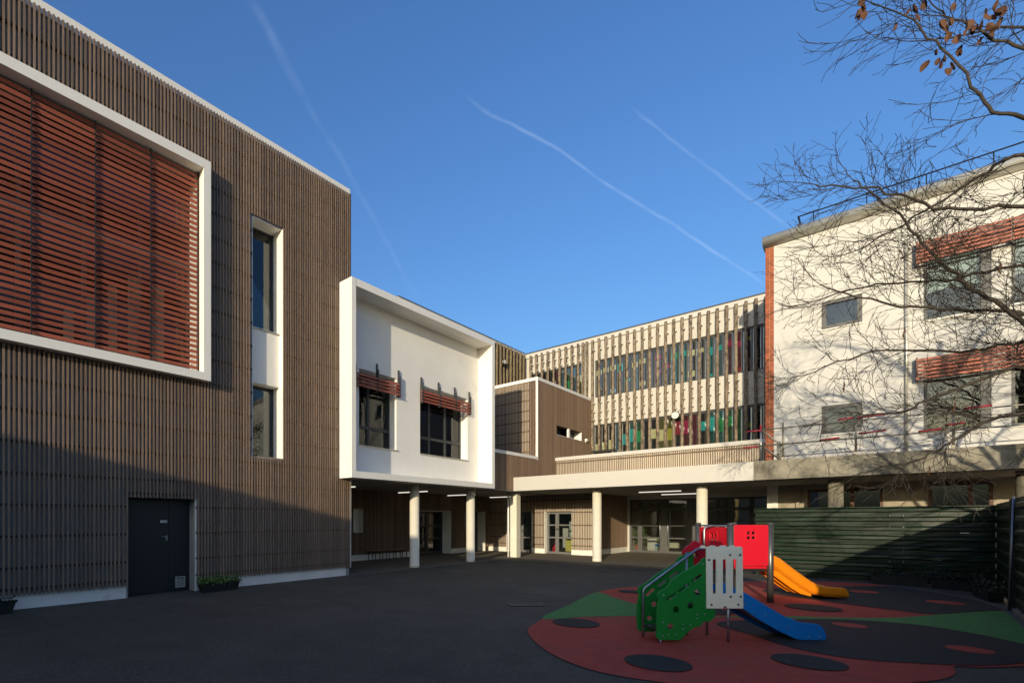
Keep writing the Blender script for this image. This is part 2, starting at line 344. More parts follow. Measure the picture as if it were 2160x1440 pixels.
outer = [(-3.65, 6.56), (-3.81, 7.05), (-3.93, 7.62), (-4.18, 9.01), (-4.49, 11.0), (-4.43, 12.01), (-4.08, 12.83), (-3.6, 13.67), (-2.97, 14.94), (-2.18, 16.15), (-1.31, 17.01), (-.61, 17.31), (-.02, 17.13), (.58, 16.48), (1.19, 15.4), (1.42, 14.36), (1.43, 13.78), (1.42, 12.56), (1.40, 10.5), (1.2, 9.1), (.76, 8.42), (.52, 8.24), (.5, 7.88), (.4, 7.52), (.19, 7.15), (-.23, 6.59), (-.7, 6.02), (-1.19, 5.59), (-1.55, 5.41), (-1.96, 5.31), (-2.32, 5.35), (-2.76, 5.58), (-3.23, 6.0)]
so = catmull(outer, True, 5)
tag(disc_sheet('concrete_edging', [(p[0] * 1.0 + (p[0] + 1.2) * .035, p[1] + (p[1] - 11) * .035) for p in so if p[1] > 11.0 and p[0] > -3.9], .006, M['strip']), 'pale curved concrete edge behind the play surface', kind='structure')
disc_sheet('red_patch', so, .010, M['rub_red'], ps)
disc_sheet('green_patch', catmull([(-4.49, 11.0), (-4.18, 9.01), (-3.93, 7.5), (-3.47, 8.15), (-2.92, 8.8), (-2.4, 9.35), (-2.05, 9.66), (-2.6, 9.72), (-3.28, 10.0), (-3.9, 10.5)], True, 4), .014, M['rub_green'], ps)
disc_sheet('green_patch', catmull([(-2.04, 9.61), (-1.47, 10.02), (-1.03, 10.35), (-.6, 10.75), (-.14, 10.98), (.34, 11.05), (.75, 10.85), (1.03, 10.6), (1.30, 10.1), (1.41, 11), (1.42, 12.5), (1.42, 13.70), (1.08, 13.33), (.58, 12.46), (.15, 11.7), (-.39, 11.1), (-1.2, 10.5)], True, 4), .014, M['rub_green'], ps)
disc_sheet('black_patch', catmull([(-1.84, 8.98), (-1.81, 9.25), (-1.65, 9.57), (-1.02, 10.3), (-.6, 10.70), (-.14, 10.93), (.34, 11.0), (.75, 10.8), (1.03, 10.55), (1.31, 10.1), (1.35, 9.6), (1.12, 9.06), (.76, 8.5), (.22, 8.09), (-.26, 7.85), (-.63, 7.88), (-.97, 8.09), (-1.36, 8.5), (-1.68, 8.76)], True, 5), .018, M['rub_black'], ps)
disc_sheet('black_patch', catmull([(-1.98, 14.03), (-1.65, 13.45), (-1.08, 13.08), (-.65, 12.85), (.05, 12.58), (.58, 12.52), (1.09, 13.4), (1.40, 13.85), (1.39, 14.36), (1.17, 15.35), (.58, 16.38), (-.02, 16.89), (-.91, 15.9), (-1.51, 15.16)], True, 5), .018, M['rub_black'], ps)
for (x, y, r) in ((-1.80, 6.07, .332), (-.624, 7.30, .335), (-3.38, 7.53, .34), (-.95, 11.85, .403), (-2.18, 10.14, .358), (-4.0, 11.65, .25)):
    disc_sheet('black_spot', circ(x, y, r, 36), .022, M['rub_black'], ps)
for (x, y, r) in ((-.40, 10.25, .20), (.707, 9.37, .203), (.78, 14.34, .26), (-.37, 15.22, .248)):
    disc_sheet('red_spot', circ(x, y, r, 36), .022, M['rub_red'], ps)

# ------------------------------------------------------------------ left building (brown slats, big louvred window)
XS = -10.9
LB = thing('slatted_building', 'tall brown wood slatted building with a big red louvred window, at left', 'building', (-14, 2, 0))
FR = (-1.6, 5.216, 4.69, 9.59); SL = (6.375, 7.25, 3.14, 9.02); DR = (3.547, 4.964, 0, 2.053); BXH = (9.10, 9.7, 2.75, 8.28)
LBY0 = -8.0; SY0 = -.62
wmb = wall('X', XS - .075, .55, LBY0, 9.53, 0, 10.835, [(-1.45, 5.05, 4.865, 9.385), (6.40, 7.248, 3.16, 9.0), (3.56, 4.96, 0, 2.06)])
obj('wall', wmb, M['backing'], LB)
slats(LB, 'X', XS, SY0, 9.52, (.24, 10.935), [FR, SL, DR, BXH], M['slat'])
rest = MB(); u = SY0 - .06
while u > LBY0:
    for a, b in cut(.24, 10.935, u, [FR]): rest.box(XS - .027, XS, u - .018, u + .018, a, b)
    u -= PITCH
obj('slat_row', rest, M['slat'], LB, kind='stuff')
rows = [.36, .735] + [1.30 + .5655 * k for k in range(17)]
battens(LB, 'X', XS - .028, LBY0, 9.5, rows, [(FR[0], FR[1], FR[2] - .02, FR[3] + .02), SL, DR, BXH])
battens(LB, 'X', XS - .028, 3.55, 4.96, [2.14], [])
battens(LB, 'X', XS - .028, SY0, 5.2, [4.62, 9.66], [])
bx('plinth', LB, M['plinth'], XS - .45, XS - .065, LBY0, 3.52, 0, .262); bx('plinth', LB, M['plinth'], XS - .45, XS - .065, 4.985, 9.40, 0, .262)
bx('coping', LB, M['white'], XS - .75, XS - .03, LBY0, 9.533, 10.84, 11.078)
bx('corner_trim', LB, M['white'], XS - .12, XS - .005, 9.525, 9.545, .22, 2.75); bx('corner_trim', LB, M['batten'], XS - .12, XS - .005, 9.525, 9.545, 2.76, 10.95)
b = MB(); b.box(-22, XS - .75, LBY0, 9.53, 10.7, 10.83); obj('roof', b, M['roofing'], LB)
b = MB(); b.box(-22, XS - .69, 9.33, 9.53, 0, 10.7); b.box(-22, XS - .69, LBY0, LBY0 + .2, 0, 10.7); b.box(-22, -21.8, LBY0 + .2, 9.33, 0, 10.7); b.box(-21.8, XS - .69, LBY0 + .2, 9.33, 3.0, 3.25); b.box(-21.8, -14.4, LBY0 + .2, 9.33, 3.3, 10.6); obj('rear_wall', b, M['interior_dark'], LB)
# big window surround with louvre blades
sx0, sx1 = XS - .0735, XS + .19
b = MB(); b.box(sx0, sx1, 5.05, 5.216, 4.69, 9.59); b.box(sx0, sx1, -1.6, -1.45, 4.69, 9.59); b.box(sx0, sx1, -1.45, 5.0485, 9.385, 9.589); b.box(sx0, sx1, -1.45, 5.0485, 4.691, 4.865)
ws = obj('window_surround', b, M['white'], LB)
for (a, c) in ((-.165, .878), (.882, 1.917), (1.921, 2.958), (2.962, 3.997), (4.001, 5.03)):
    me = None
    for k in range(37):
        z = 5.0 + .1195 * k
        key = ('louvre', round(c - a, 3))
        if key not in CACHE:
            h = MB(); L = (c - a) / 2
            pts = [(-.022, -L, -.027), (-.006, -L, -.034), (.022, -L, .027), (.006, -L, .034)]
            h.prism([pts[0], pts[1], pts[2], pts[3]], (0, 2 * L, 0)); CACHE[key] = h.mesh('louvre_blade', M['red_louvre'])
        obj('louvre_blade', CACHE[key], None, ws, (XS - .075, (a + c) / 2, z))
for y in (-.165, .88, 1.919, 2.96, 3.999, 5.035): bx('louvre_rod', ws, M['black'], XS - .055, XS - .030, y - .009, y + .009, 4.87, 9.38)
bw = obj('window', wall('X', XS - .52, .07, -1.45, 5.05, 4.865, 9.385, [(-1.4 + q, -1.4 + q + 1.0, z0, z1) for q in (0, 1.08, 2.16, 3.24, 4.32, 5.38) for z0, z1 in ((4.95, 7.30), (7.46, 9.30))]), M['anthracite'], LB)
bx('pane', bw, M['glass_thin'], XS - .57, XS - .56, -1.4, 5.0, 4.95, 9.30)
bx('transom_bar', bw, M['white'], XS - .515, XS - .48, -1.4, 4.98, 7.36, 7.40); bx('transom_bar', bw, M['white'], XS - .515, XS - .48, -1.4, 4.98, 8.94, 8.96)
for y0, y1, z1 in ((2.55, 2.72, 5.75), (2.95, 3.12, 6.15), (3.36, 3.52, 6.5), (3.75, 3.98, 6.85), (4.25, 4.5, 6.8)): bx('curtain', bw, M['curtain'], XS - .66, XS - .62, y0, y1, 4.95, z1)
bx('reveal', ws, M['white'], XS - .50, XS - .13, 5.034, 5.049, 4.87, 9.38)
# slit window
sw = obj('window', wall('X', XS - .44, .06, 6.40, 7.248, 6.31, 9.0, [(6.46, 7.19, 6.37, 8.93)]), M['anthracite'], LB)
bx('pane', sw, M['glass_dark'], XS - .478, XS - .466, 6.46, 7.19, 6.37, 8.93); bx('mullion', sw, M['zinc'], XS - .62, XS - .58, 6.95, 7.06, 6.37, 8.93)
sw2 = obj('window', wall('X', XS - .44, .06, 6.40, 7.248, 3.16, 5.0, [(6.46, 7.19, 3.22, 4.94)]), M['anthracite'], LB)
bx('pane', sw2, M['glass_dark'], XS - .478, XS - .466, 6.46, 7.19, 3.22, 4.94); bx('mullion', sw2, M['zinc'], XS - .62, XS - .58, 6.95, 7.06, 3.22, 4.94)
bx('infill_panel', LB, M['white'], XS - .50, XS - .172, 6.40, 7.246, 5.0, 6.33); bx('window_sill', LB, M['zinc'], XS - .47, XS - .13, 6.39, 7.247, 6.332, 6.352)
b = MB(); b.box(XS - .50, XS - .012, 7.237, 7.252, 3.15, 9.0); b.box(XS - .50, XS - .06, 6.40, 7.236, 8.985, 9.012); b.box(XS - .50, XS - .05, 6.388, 6.402, 3.15, 9.0); b.box(XS - .43, XS - .175, 6.402, 7.236, 4.985, 5.0); obj('window_lining', b, M['white'], LB)
bx('slat', LB, M['board'], XS - .055, XS + .0, 7.262, 7.285, 3.1, 9.03)
# service door
dr = obj('door', MB().box(XS - .40, XS - .342, 3.565, 4.482, .012, 2.055).box(XS - .40, XS - .342, 4.488, 4.955, .012, 2.055), M['door'], LB, label='dark blue-grey double service door')
for z in (.715, 1.32):
    bx('door_rail', dr, M['door'], XS - .342, XS - .339, 3.57, 4.95, z - .012, z + .004)
bx('door_sign', dr, M['plinth'], XS - .342, XS - .337, 4.309, 4.452, 1.531, 1.583)
for k in range(6): bx('sign_lettering', dr, M['mid_frame'], XS - .337, XS - .3355, 4.328 + k * .018, 4.341 + k * .018, 1.549, 1.566)
h = MB(); h.tube([(XS - .342, 4.445, 1.226), (XS - .30, 4.445, 1.226), (XS - .295, 4.43, 1.226), (XS - .295, 4.32, 1.222)], .009, 8); h.box(XS - .342, XS - .336, 4.425, 4.465, 1.14, 1.25); obj('door_handle', h, M['galv'], dr)
vg = MB(); y0, y1, z0, z1 = 4.635, 4.855, .08, .325
vg.box(XS - .342, XS - .328, y0, y0 + .025, z0, z1); vg.box(XS - .342, XS - .328, y1 - .025, y1, z0, z1); vg.box(XS - .342, XS - .328, y0 + .025, y1 - .025, z0, z0 + .025); vg.box(XS - .342, XS - .328, y0 + .025, y1 - .025, z1 - .025, z1)
for k in range(6): vg.prism([(XS - .342, y0 + .025, z0 + .034 + k * .030), (XS - .329, y0 + .025, z0 + .026 + k * .030), (XS - .329, y0 + .025, z0 + .037 + k * .030), (XS - .342, y0 + .025, z0 + .046 + k * .030)], (0, y1 - y0 - .05, 0))
obj('vent_grille', vg, M['zinc'], dr)
b = MB(); b.box(XS - .40, XS - .03, 4.962, 4.984, 0, 2.06); obj('door_reveal', b, M['plinth'], LB)

# ------------------------------------------------------------------ white cantilevered box
XB = -10.396; XI = -11.012
WB = thing('white_box_building', 'white cantilevered box building with two red awninged windows', 'building', (-12.5, 12.7, 2.75))
BY0, BY1 = 9.126, 16.237
b = MB(); b.box(-14.6, XB, BY0, BY0 + .157, 2.757, 8.27); b.box(-14.6, XB, BY1 - .18, BY1, 2.757, 8.27); b.box(-14.6, XB - .001, BY0 + .158, BY1 - .181, 8.065, 8.27); b.box(-14.6, XB - .001, BY0 + .158, BY1 - .181, 2.757, 2.94)
obj('box_frame', b, M['white'], WB)
bx('frame_joint', WB, M['grey_frame'], XB - .02, XB + .001, BY0 + .153, BY0 + .160, 8.065, 8.268)
W1 = (9.95, 11.543, 3.80, 6.06); W2 = (12.687, 15.362, 3.80, 6.06)
obj('wall', wall('X', XI, .40, BY0 + .157, BY1 - .18, 2.94, 8.065, [W1, W2]), M['render'], WB)
for (y0, y1, z0, z1), mul in ((W1, (10.612,)), (W2, (13.514, 14.419))):
    ys = [y0 + .045] + [q for m_ in mul for q in (m_ - .045, m_ + .045)] + [y1 - .06]
    hol = []
    for k in range(0, len(ys), 2): hol += [(ys[k], ys[k + 1], 3.865, 4.36), (ys[k], ys[k + 1], 4.455, 6.0)]
    wd = obj('window', wall('X', XI - .30, .07, y0, y1, z0 + .002, z1 - .002, hol), M['anthracite'], WB)
    bx('pane', wd, M['glass'], XI - .345, XI - .335, y0 + .045, y1 - .05, 3.86, 6.0)
    bx('window_sill', wd, M['zinc'], XI - .30, XI + .035, y0 - .03, y1 + .05, 3.765, 3.797)
    aw = obj('sun_awning', MB().box(XI + .001, XI + .02, y0, y1 + .08, 5.9, 5.93), M['anthracite'], WB)
    for k in range(4): bx('awning_blade', aw, M['red_louvre'], XI + .055, XI + .085, y0 - .02 if y0 > 12 else y0 - .5, y1 + .09, 5.515 + k * .105, 5.575 + k * .105)
    for k in range(2): bx('awning_blade', aw, M['red_louvre'], XI + .09, XI + .145, y1 - .02 - 1.3 * (k + 1) if y0 > 12 else y0 - .3, y1 + .092, 5.50 + k * .21, 5.512 + k * .21)
    brs = (12.72, 13.63, 14.55, 15.44) if y0 > 12 else (9.75, 10.66, 11.62)
    for yb in brs:
        pts = [(XI + .001, yb - .02, 5.47), (XI + .105, yb - .02, 5.47), (XI + .105, yb - .02, 6.14), (XI + .05, yb - .02, 6.14), (XI + .05, yb - .02, 6.33), (XI + .001, yb - .02, 6.33)]
        obj('awning_bracket', MB().prism(pts, (0, .04, 0)), M['anthracite'], aw)
b = MB(); b.box(-14.55, -14.35, 9.6, BY1 - .2, 2.95, 8.05); b.box(-14.35, XI - .42, 9.6, BY1 - .2, 2.95, 3.0); obj('room', b, M['interior'], WB)
bx('cupboard', WB, M['blind'], -12.4, -11.9, 13.0, 14.1, 3.2, 4.1); bx('cupboard', WB, M['curtain'], -11.62, -11.56, 14.75, 15.3, 3.9, 5.9)

# ------------------------------------------------------------------ rear log clad wing
LW = thing('log_clad_wing', 'rear wing clad in round vertical logs behind the white box', 'building', (-15, 20, 0))
b = MB(); b.box(-22, -14.78, 15.5, 26.224, 4.3, 10.99); obj('wall', b, M['backing_dark'], LW)
bx('roof_edge', LW, M['cream'], -14.80, -14.66, 15.5, 26.2, 10.93, 11.05); bx('roof_edge', LW, M['roof_edge'], -14.82, -14.645, 15.5, 26.18, 11.052, 11.085)
def log_mesh(L, r, seed):
    rr = random.Random(seed); n = max(4, int(L / .35)); pts = []; rad = []
    for k in range(n + 1):
        pts.append((rr.uniform(-.008, .008), rr.uniform(-.008, .008), L * k / n)); rad.append(r * rr.uniform(.9, 1.1))
    return MB().tube(pts, rad, 9)
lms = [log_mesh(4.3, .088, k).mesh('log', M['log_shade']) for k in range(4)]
y = 16.5; k = 0
while y < 26.1:
    obj('log', lms[k % 4], None, LW, (-14.64, y, 6.62 + (k % 3) * .01)); bx('log_bracket', LW, M['zinc'], -14.765, -14.60, y + .085, y + .115, 10.42, 10.50)
    y += .344; k += 1

# ------------------------------------------------------------------ slatted block with corner volume
SB = thing('slatted_stair_block', 'boxy brown boarded block with white edge trims beyond the white box', 'building', (-12.5, 21, 2.75))
YO = 20.44; YB = 26.226; YP = 22.095
holesX = [(22.285, 23.45, 5.555, 5.985), (23.62, 24.93, 5.555, 5.985)]
wx = wall('X', XS - .07, .35, 16.24, YB - .02, 2.752, 7.74, [(22.285, 23.45, 5.56, 5.98), (23.62, 24.93, 5.56, 5.98), (16.24, YO + .069, 4.24, 7.74)])
obj('wall', wx, M['backing_dark'], SB)
b = MB(); b.box(-14.78, XS - .07, YO + .07, YO + .2, 4.0, 7.74); obj('wall', b, M['backing_light'], SB)
slats(SB, 'X', XS, 16.26, YB - .03, lambda u: (2.76, 4.24) if u < YO else (2.76, 7.745), [(22.285, 24.93, 5.555, 5.985)], M['board'], w=.052)
slats(SB, 'Y', YO, -14.55, XS - .10, (4.37, 7.72), [], M['slat'])
battens(SB, 'Y', YO + .025, -14.5, XS - .07, [4.62 + .46 * k for k in range(7)], [], M['batten'], d=.022)
bx('coping', SB, M['white'], -14.6, XS + .012, YO - .012, YO + .28, 7.745, 7.885); bx('coping', SB, M['white'], XS - .28, XS + .012, YO + .28, YB - .06, 7.745, 7.885)
bx('coping', SB, M['white'], XS - .3, XS + .012, 16.25, YO - .013, 4.243, 4.37)
bx('corner_trim', SB, M['white'], XS - .085, XS + .008, YO - .008, YO + .04, 4.2, 7.744)
b = MB(); b.box(-14.58, XS - .3, 16.25, YO - .02, 3.9, 4.0); obj('terrace_roof', b, M['roofing'], SB)
b = MB(); b.box(-14.58, XS - .29, YO + .28, YB - .1, 7.5, 7.6); obj('roof', b, M['roofing'], SB)
sw = obj('window', MB().box(XS - .40, XS - .37, 22.285, 24.93, 5.56, 5.98), M['anthracite'], SB)
b = MB()
for y in (23.45, 24.915): b.box(XS - .37, XS + .004, y, y + (.17 if y < 24 else .03), 5.56, 5.98)
b.box(XS - .37, XS + .004, 22.285, 24.93, 5.545, 5.56); obj('window_reveal', b, M['white'], sw)
h = MB(); h.box(XS + .002, XS + .10, 25.33, 25.52, 5.58, 5.70); h.box(XS + .002, XS + .05, 25.36, 25.48, 5.53, 5.58); fl = obj('floodlight', h, M['lamp_white'], SB)
bx('vent_pipe', SB, M['white'], XS + .01, XS + .10, 25.25, 25.36, 4.3, 4.75)

# ------------------------------------------------------------------ back building with logs and coloured windows
BB = thing('log_fronted_building', 'cream building with vertical log posts and coloured window panes, at back', 'building', (-8, 26.3, 0))
hu1 = (-14.42, -11.46, 7.93, 9.87); hu2 = (-10.75, -3.4, 7.92, 9.84); hl = (-10.80, -3.4, 4.40, 6.50); hg = (-9.05, -3.1, 0, 2.57)
obj('wall', wall('Y', YB, .35, -15.0, -2.96, 0, 10.90, [hu1, hu2, hl, hg]), M['cream'], BB)
bx('roof_fascia', BB, M['cream'], -14.76, -2.96, YB - .075, YB + .3, 10.80, 11.04); bx('roof_edge', BB, M['roof_edge'], -14.78, -2.96, YB - .10, YB + .3, 11.042, 11.10)
b = MB(); b.box(-14.6, -2.96, YB + .3, 38, 10.75, 10.9); obj('roof', b, M['roofing'], BB)
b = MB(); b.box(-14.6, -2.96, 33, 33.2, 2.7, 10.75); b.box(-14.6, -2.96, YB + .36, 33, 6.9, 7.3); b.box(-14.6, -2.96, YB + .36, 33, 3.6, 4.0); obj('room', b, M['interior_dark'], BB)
PC = dict(g=(.05, .055, .065), y=(.30, .31, .17), c=(.02, .20, .20), p=(.12, .05, .11), m=(.15, .015, .045), k=(.012, .013, .016), gr=(.02, .15, .06), b=(.10, .22, .32), o=(.17, .18, .03), r=(.13, .02, .03))
PM = {}; PD = {}
for key, c in list(PC.items()) + [('_' + k_, tuple(.012 + q_ * .22 for q_ in c_)) for k_, c_ in PC.items()]:
    mm = mat('window_film_' + ('dark_' if key[0] == '_' else '') + {'g': 'grey', 'y': 'pale_yellow', 'c': 'turquoise', 'p': 'purple', 'm': 'magenta', 'k': 'dark', 'gr': 'green', 'b': 'blue', 'o': 'lime', 'r': 'red'}[key.strip('_')], c, .05, var=.05, spec=1.0); nt_ = mm.node_tree; p_ = nt_.nodes['Principled BSDF']; o_ = [n for n in nt_.nodes if n.type == 'OUTPUT_MATERIAL'][0]; gl_ = nt_.nodes.new('ShaderNodeBsdfGlossy'); gl_.inputs['Roughness'].default_value = .02; fr_ = nt_.nodes.new('ShaderNodeFresnel'); fr_.inputs['IOR'].default_value = 1.9; mx_ = nt_.nodes.new('ShaderNodeMixShader'); nt_.links.new(fr_.outputs[0], mx_.inputs[0]); nt_.links.new(p_.outputs[0], mx_.inputs[1]); nt_.links.new(gl_.outputs[0], mx_.inputs[2]); nt_.links.new(mx_.outputs[0], o_.inputs['Surface']); PM[key] = mm

for key in PC: PD[key] = PM['_' + key]
def ribbon(holes, seq, films, name='window'):
    x0, x1, z0, z1 = holes
    n = max(1, round((x1 - x0) / .344)); w = (x1 - x0) / n
    fr = obj(name, wall('Y', YB + .08, .08, x0, x1, z0 + .002, z1 - .002, [(x0 + i * w + .03, x0 + (i + 1) * w - .03, z0 + .07, z1 - .10) for i in range(n)]), M['anthracite'], BB)
    for i in range(n):
        c = seq[i % len(seq)]
        o = bx('pane', fr, PD[c], x0 + i * w + .03, x0 + (i + 1) * w - .03, YB + .115, YB + .125, z0 + .07, z1 - .10)
        f = films[i % len(films)]
        if f:
            for (ck, fz, fh) in f:
                bx('coloured_film', fr, PM[ck], x0 + i * w + .035, x0 + (i + 1) * w - .035, YB + .109, YB + .1145, z0 + fz * (z1 - z0), z0 + (fz + fh) * (z1 - z0))
    return fr
U = ['g', 'g', 'g', 'g', 'k', 'b', 'g', 'g', 'p', 'g', 'c', 'c', 'g', 'g', 'c', 'b', 'p', 'm', 'p', 'g', 'g']
UF = [[('y', .60, .13)], [('y', .64, .13)], [('y', .66, .13), ('b', .06, .1)], [('c', .58, .22)], [('c', .30, .06)], [('y', .62, .13)], [('y', .68, .12), ('y', .12, .1)], None, [('m', .70, .1), ('p', .35, .1)], [('m', .45, .1)], [('gr', .62, .16)], [('c', .66, .12)], [('y', .62, .14), ('y', .12, .14)], [('y', .66, .1)], [('c', .55, .18), ('c', .05, .06)], [('c', .62, .12)], [('m', .66, .14)], [('m', .62, .12), ('r', .04, .1)], [('o', .7, .1)], None, None]
ribbon(hu2, U, UF)
LWS = ['k', 'k', 'k', 'b', 'k', 'c', 'gr', 'k', 'k', 'o', 'o', 'k', 'r', 'm', 'k', 'c', 'c', 'gr', 'gr', 'b', 'g']
LF = [[('y', .25, .28)], [('y', .28, .28)], [('y', .30, .3)], None, [('c', .45, .25)], [('c', .50, .3)], [('gr', .48, .26)], None, [('y', .52, .22)], [('y', .45, .26)], [('o', .45, .26)], [('r', .55, .3)], [('m', .55, .3)], None, [('c', .58, .2)], [('c', .55, .3)], [('gr', .52, .3)], [('gr', .62, .2)], None, [('o', .55, .1)], None]
ribbon(hl, LWS, LF)
ribbon(hu1, ['k', 'k', 'k', 'k', 'r', 'b', 'gr', 'b', 'o'], [None, None, None, None, [('m', .3, .2)], None, [('gr', .35, .25)], None, [('y', .5, .2)]])
lg = [log_mesh(6.5, .066, 20 + k).mesh('log', M['log']) for k in range(5)]
lgs = [log_mesh(3.2, .066, 30 + k).mesh('log', M['log']) for k in range(3)]
lgm = [log_mesh(5.75, .066, 40 + k).mesh('log', M['log']) for k in range(2)]
xs = [-10.80 + .344 * k for k in range(23)]
for k, x in enumerate(xs):
    if k in (1, 2): obj('log', lgm[k % 2], None, BB, (x, YB - .22, 5.12))
    else: obj('log', lg[k % 5], None, BB, (x, YB - .22, 4.36 + (k % 3) * .012))
for k in range(9): obj('log', lgs[k % 3], None, BB, (-14.30 + .344 * k, YB - .22, 7.66))
for x in (-11.30, -11.10): obj('log', lgs[1], None, BB, (x, YB - .20, 7.66))
for x in xs + [-14.30 + .344 * k for k in range(9)]:
    for z in ((10.35, 7.6, 7.15, 6.75) if x > -11 else (10.35, 9.95)): bx('log_bracket', BB, M['white'], x + .060, x + .090, YB - .235, YB - .002, z - .022, z + .022)
bx('door_canopy', BB, M['black'], -10.82, -9.70, YB - .32, YB - .01, 5.02, 5.13)
h = MB(); h.tube([(-6.925, YB - .36, 6.40), (-6.925, YB - .28, 6.40)], .15, 20); rl = obj('wall_lamp', h, M['lamp_white'], BB)
h = MB(); h.tube([(-6.925 + .16 * math.cos(a), YB - .33, 6.40 + .16 * math.sin(a)) for a in [2 * math.pi * i / 20 for i in range(21)]], .02, 6); h.box(-6.94, -6.91, YB - .28, YB - .01, 6.38, 6.42); h.tube([(-6.83, YB - .33, 6.52), (-6.74, YB - .33, 6.62)], .012, 6); obj('lamp_guard', h, M['black'], rl)
h = MB(); h.tube([(-14.42, 23.5, 10.0), (-14.50, 23.5, 10.0)], .11, 16); rl = obj('wall_lamp', h, M['lamp_white'], LW)
h = MB(); h.tube([(-14.44, 23.5 + .125 * math.cos(a), 10.0 + .125 * math.sin(a)) for a in [2 * math.pi * i / 18 for i in range(19)]], .018, 6); h.box(-14.56, -14.48, 23.42, 23.58, 9.82, 9.98); obj('lamp_guard', h, M['black'], rl)
# glazed ground floor entrance
vx = [(-9.05, -8.97), (-8.68, -8.60), (-8.55, -8.48), (-7.70, -7.64), (-7.60, -7.40), (-7.36, -7.30), (-6.56, -6.22), (-5.36, -5.30), (-5.05, -4.99), (-4.18, -4.02), (-3.2, -3.1)]
eh = []
for (a, b_), (c, d) in zip(vx[:-1], vx[1:]):
    if c - b_ < .08: continue
    eh += [(b_, c, .10, .685), (b_, c, .745, 1.275), (b_, c, 1.335, 2.0), (b_, c, 2.13, 2.50)]
ef = obj('entrance_glazing', wall('Y', YB + .06, .09, -9.05, -3.1, .005, 2.568, eh), M['grey_frame'], BB)
bx('pane', ef, M['glass'], -9.0, -3.15, YB + .10, YB + .11, .08, 2.5)
for x in (-7.67, -7.33, -5.33, -5.02): h = MB(); h.tube([(x, YB + .0, .35), (x, YB + .0, 1.95)], .018, 8); h.box(x - .008, x + .008, YB, YB + .06, .4, .43); h.box(x - .008, x + .008, YB, YB + .06, 1.85, 1.88); obj('door_handle', h, M['galv'], ef)
b = MB(); b.box(-9.3, -2.7, 31.5, 31.7, 0, 2.75); b.box(-9.3, -9.1, YB + .36, 31.5, 0, 2.75); b.box(-2.96, -2.8, YB + .36, 31.5, 0, 2.75); obj('hall_wall', b, M['interior'], BB)
b = MB(); b.box(-9.3, -2.7, YB + .36, 31.7, 2.75, 2.9); obj('hall_ceiling', b, M['cream'], BB)

# ------------------------------------------------------------------ ground floor under the canopies
GF = thing('ground_floor_block', 'shaded slatted ground floor with doors under the white box and canopy', 'building', (-14, 20, 0))
D1 = (16.50, 18.908, 0, 1.985); D2 = (20.4, 21.75, 0, 2.0); NI = (12.87, 13.28, 1.10, 2.02); NI2 = (19.85, 20.11, 1.09, 1.945)
obj('wall', wall('X', -14.57, .5, 9.53, YP + .07, 0, 2.752, [D1, D2, NI]), M['backing_dark'], GF)
slats(GF, 'X', -14.5, 9.55, YP - .02, (.23, 2.745), [D1, D2, NI], M['slat'])
bx('plinth', GF, M['plinth'], -14.8, -14.545, 9.54, 16.49, 0, .235); bx('plinth', GF, M['plinth'], -14.8, -14.545, 18.92, 20.39, 0, .235)
DA = (-13.46, -12.09, 0, 1.99); DB = (-11.42, -10.14, 0, 1.975)
obj('wall', wall('Y', YP + .07, .4, -14.57, -9.13, 0, 2.752, [DA, DB]), M['backing_light'], GF)
slats(GF, 'Y', YP, -14.48, -9.15, (.23, 2.745), [DA, DB], M['slat'])
battens(GF, 'Y', YP + .025, -14.48, -9.15, [.42, .745, 1.34, 1.93, 2.5], [DA, DB], M['batten'], d=.022)
for a, c in ((-14.5, -13.47), (-12.08, -11.43), (-10.13, -9.41)): bx('plinth', GF, M['plinth'], a, c, YP + .01, YP + .3, 0, .228)
obj('wall', wall('X', -9.20, .3, YP + .47, YB, 0, 2.752, []), M['backing_dark'], GF)
slats(GF, 'X', -9.13, YP + .02, YB - .05, (.26, 2.745), [], M['board'], w=.055)
bx('plinth', GF, M['plinth'], -9.4, -9.145, YP + .01, YB - .02, 0, .25)
# doors of the ground floor
d = obj('door', wall('X', -15.0, .07, D1[0], D1[1], .005, 1.98, [(16.6, 16.9, .1, 1.9), (17.0, 17.7, .12, .68), (17.0, 17.7, .75, 1.25), (17.0, 17.7, 1.33, 1.88), (17.85, 18.8, .12, .68), (17.85, 18.8, .75, 1.25), (17.85, 18.8, 1.33, 1.9)]), M['anthracite'], GF)
bx('pane', d, M['glass'], -15.04, -15.03, 16.55, 18.85, .1, 1.9)
b = MB(); b.box(-15.0, -14.49, 18.895, 18.91, 0, 1.985); b.box(-15.0, -14.49, 16.5, 18.894, 1.97, 1.99); obj('door_reveal', b, M['plinth'], GF)
d = obj('door', MB().box(-15.0, -14.95, 20.4, 21.75, 0, 2.0), M['anthracite'], GF); b = MB(); b.box(-14.95, -14.49, 21.735, 21.76, 0, 2.0); obj('door_reveal', b, M['plinth'], GF)
b = MB(); b.box(-14.72, -14.66, 12.87, 13.28, 1.10, 2.02); b.box(-14.66, -14.47, 13.265, 13.285, 1.10, 2.02); b.box(-14.66, -14.47, 12.865, 13.265, 1.085, 1.10); obj('niche', b, M['plinth'], GF)
bx('wall_panel', GF, M['mid_frame'], -14.49, -14.46, 19.85, 20.11, 1.09, 1.945)
d = obj('door', wall('Y', YP + .30, .07, DA[0], DA[1], .005, 1.98, [(-13.36, -12.85, .1, .68), (-13.36, -12.85, .75, 1.9), (-12.72, -12.2, .1, .68), (-12.72, -12.2, .75, 1.9)]), M['mid_frame'], GF, label='grey glazed door left of the square column')
bx('pane', d, M['glass'], -13.4, -12.15, YP + .33, YP + .34, .1, 1.9); bx('door_handle', d, M['black'], -12.80, -12.66, YP + .25, YP + .30, 1.03, 1.07)
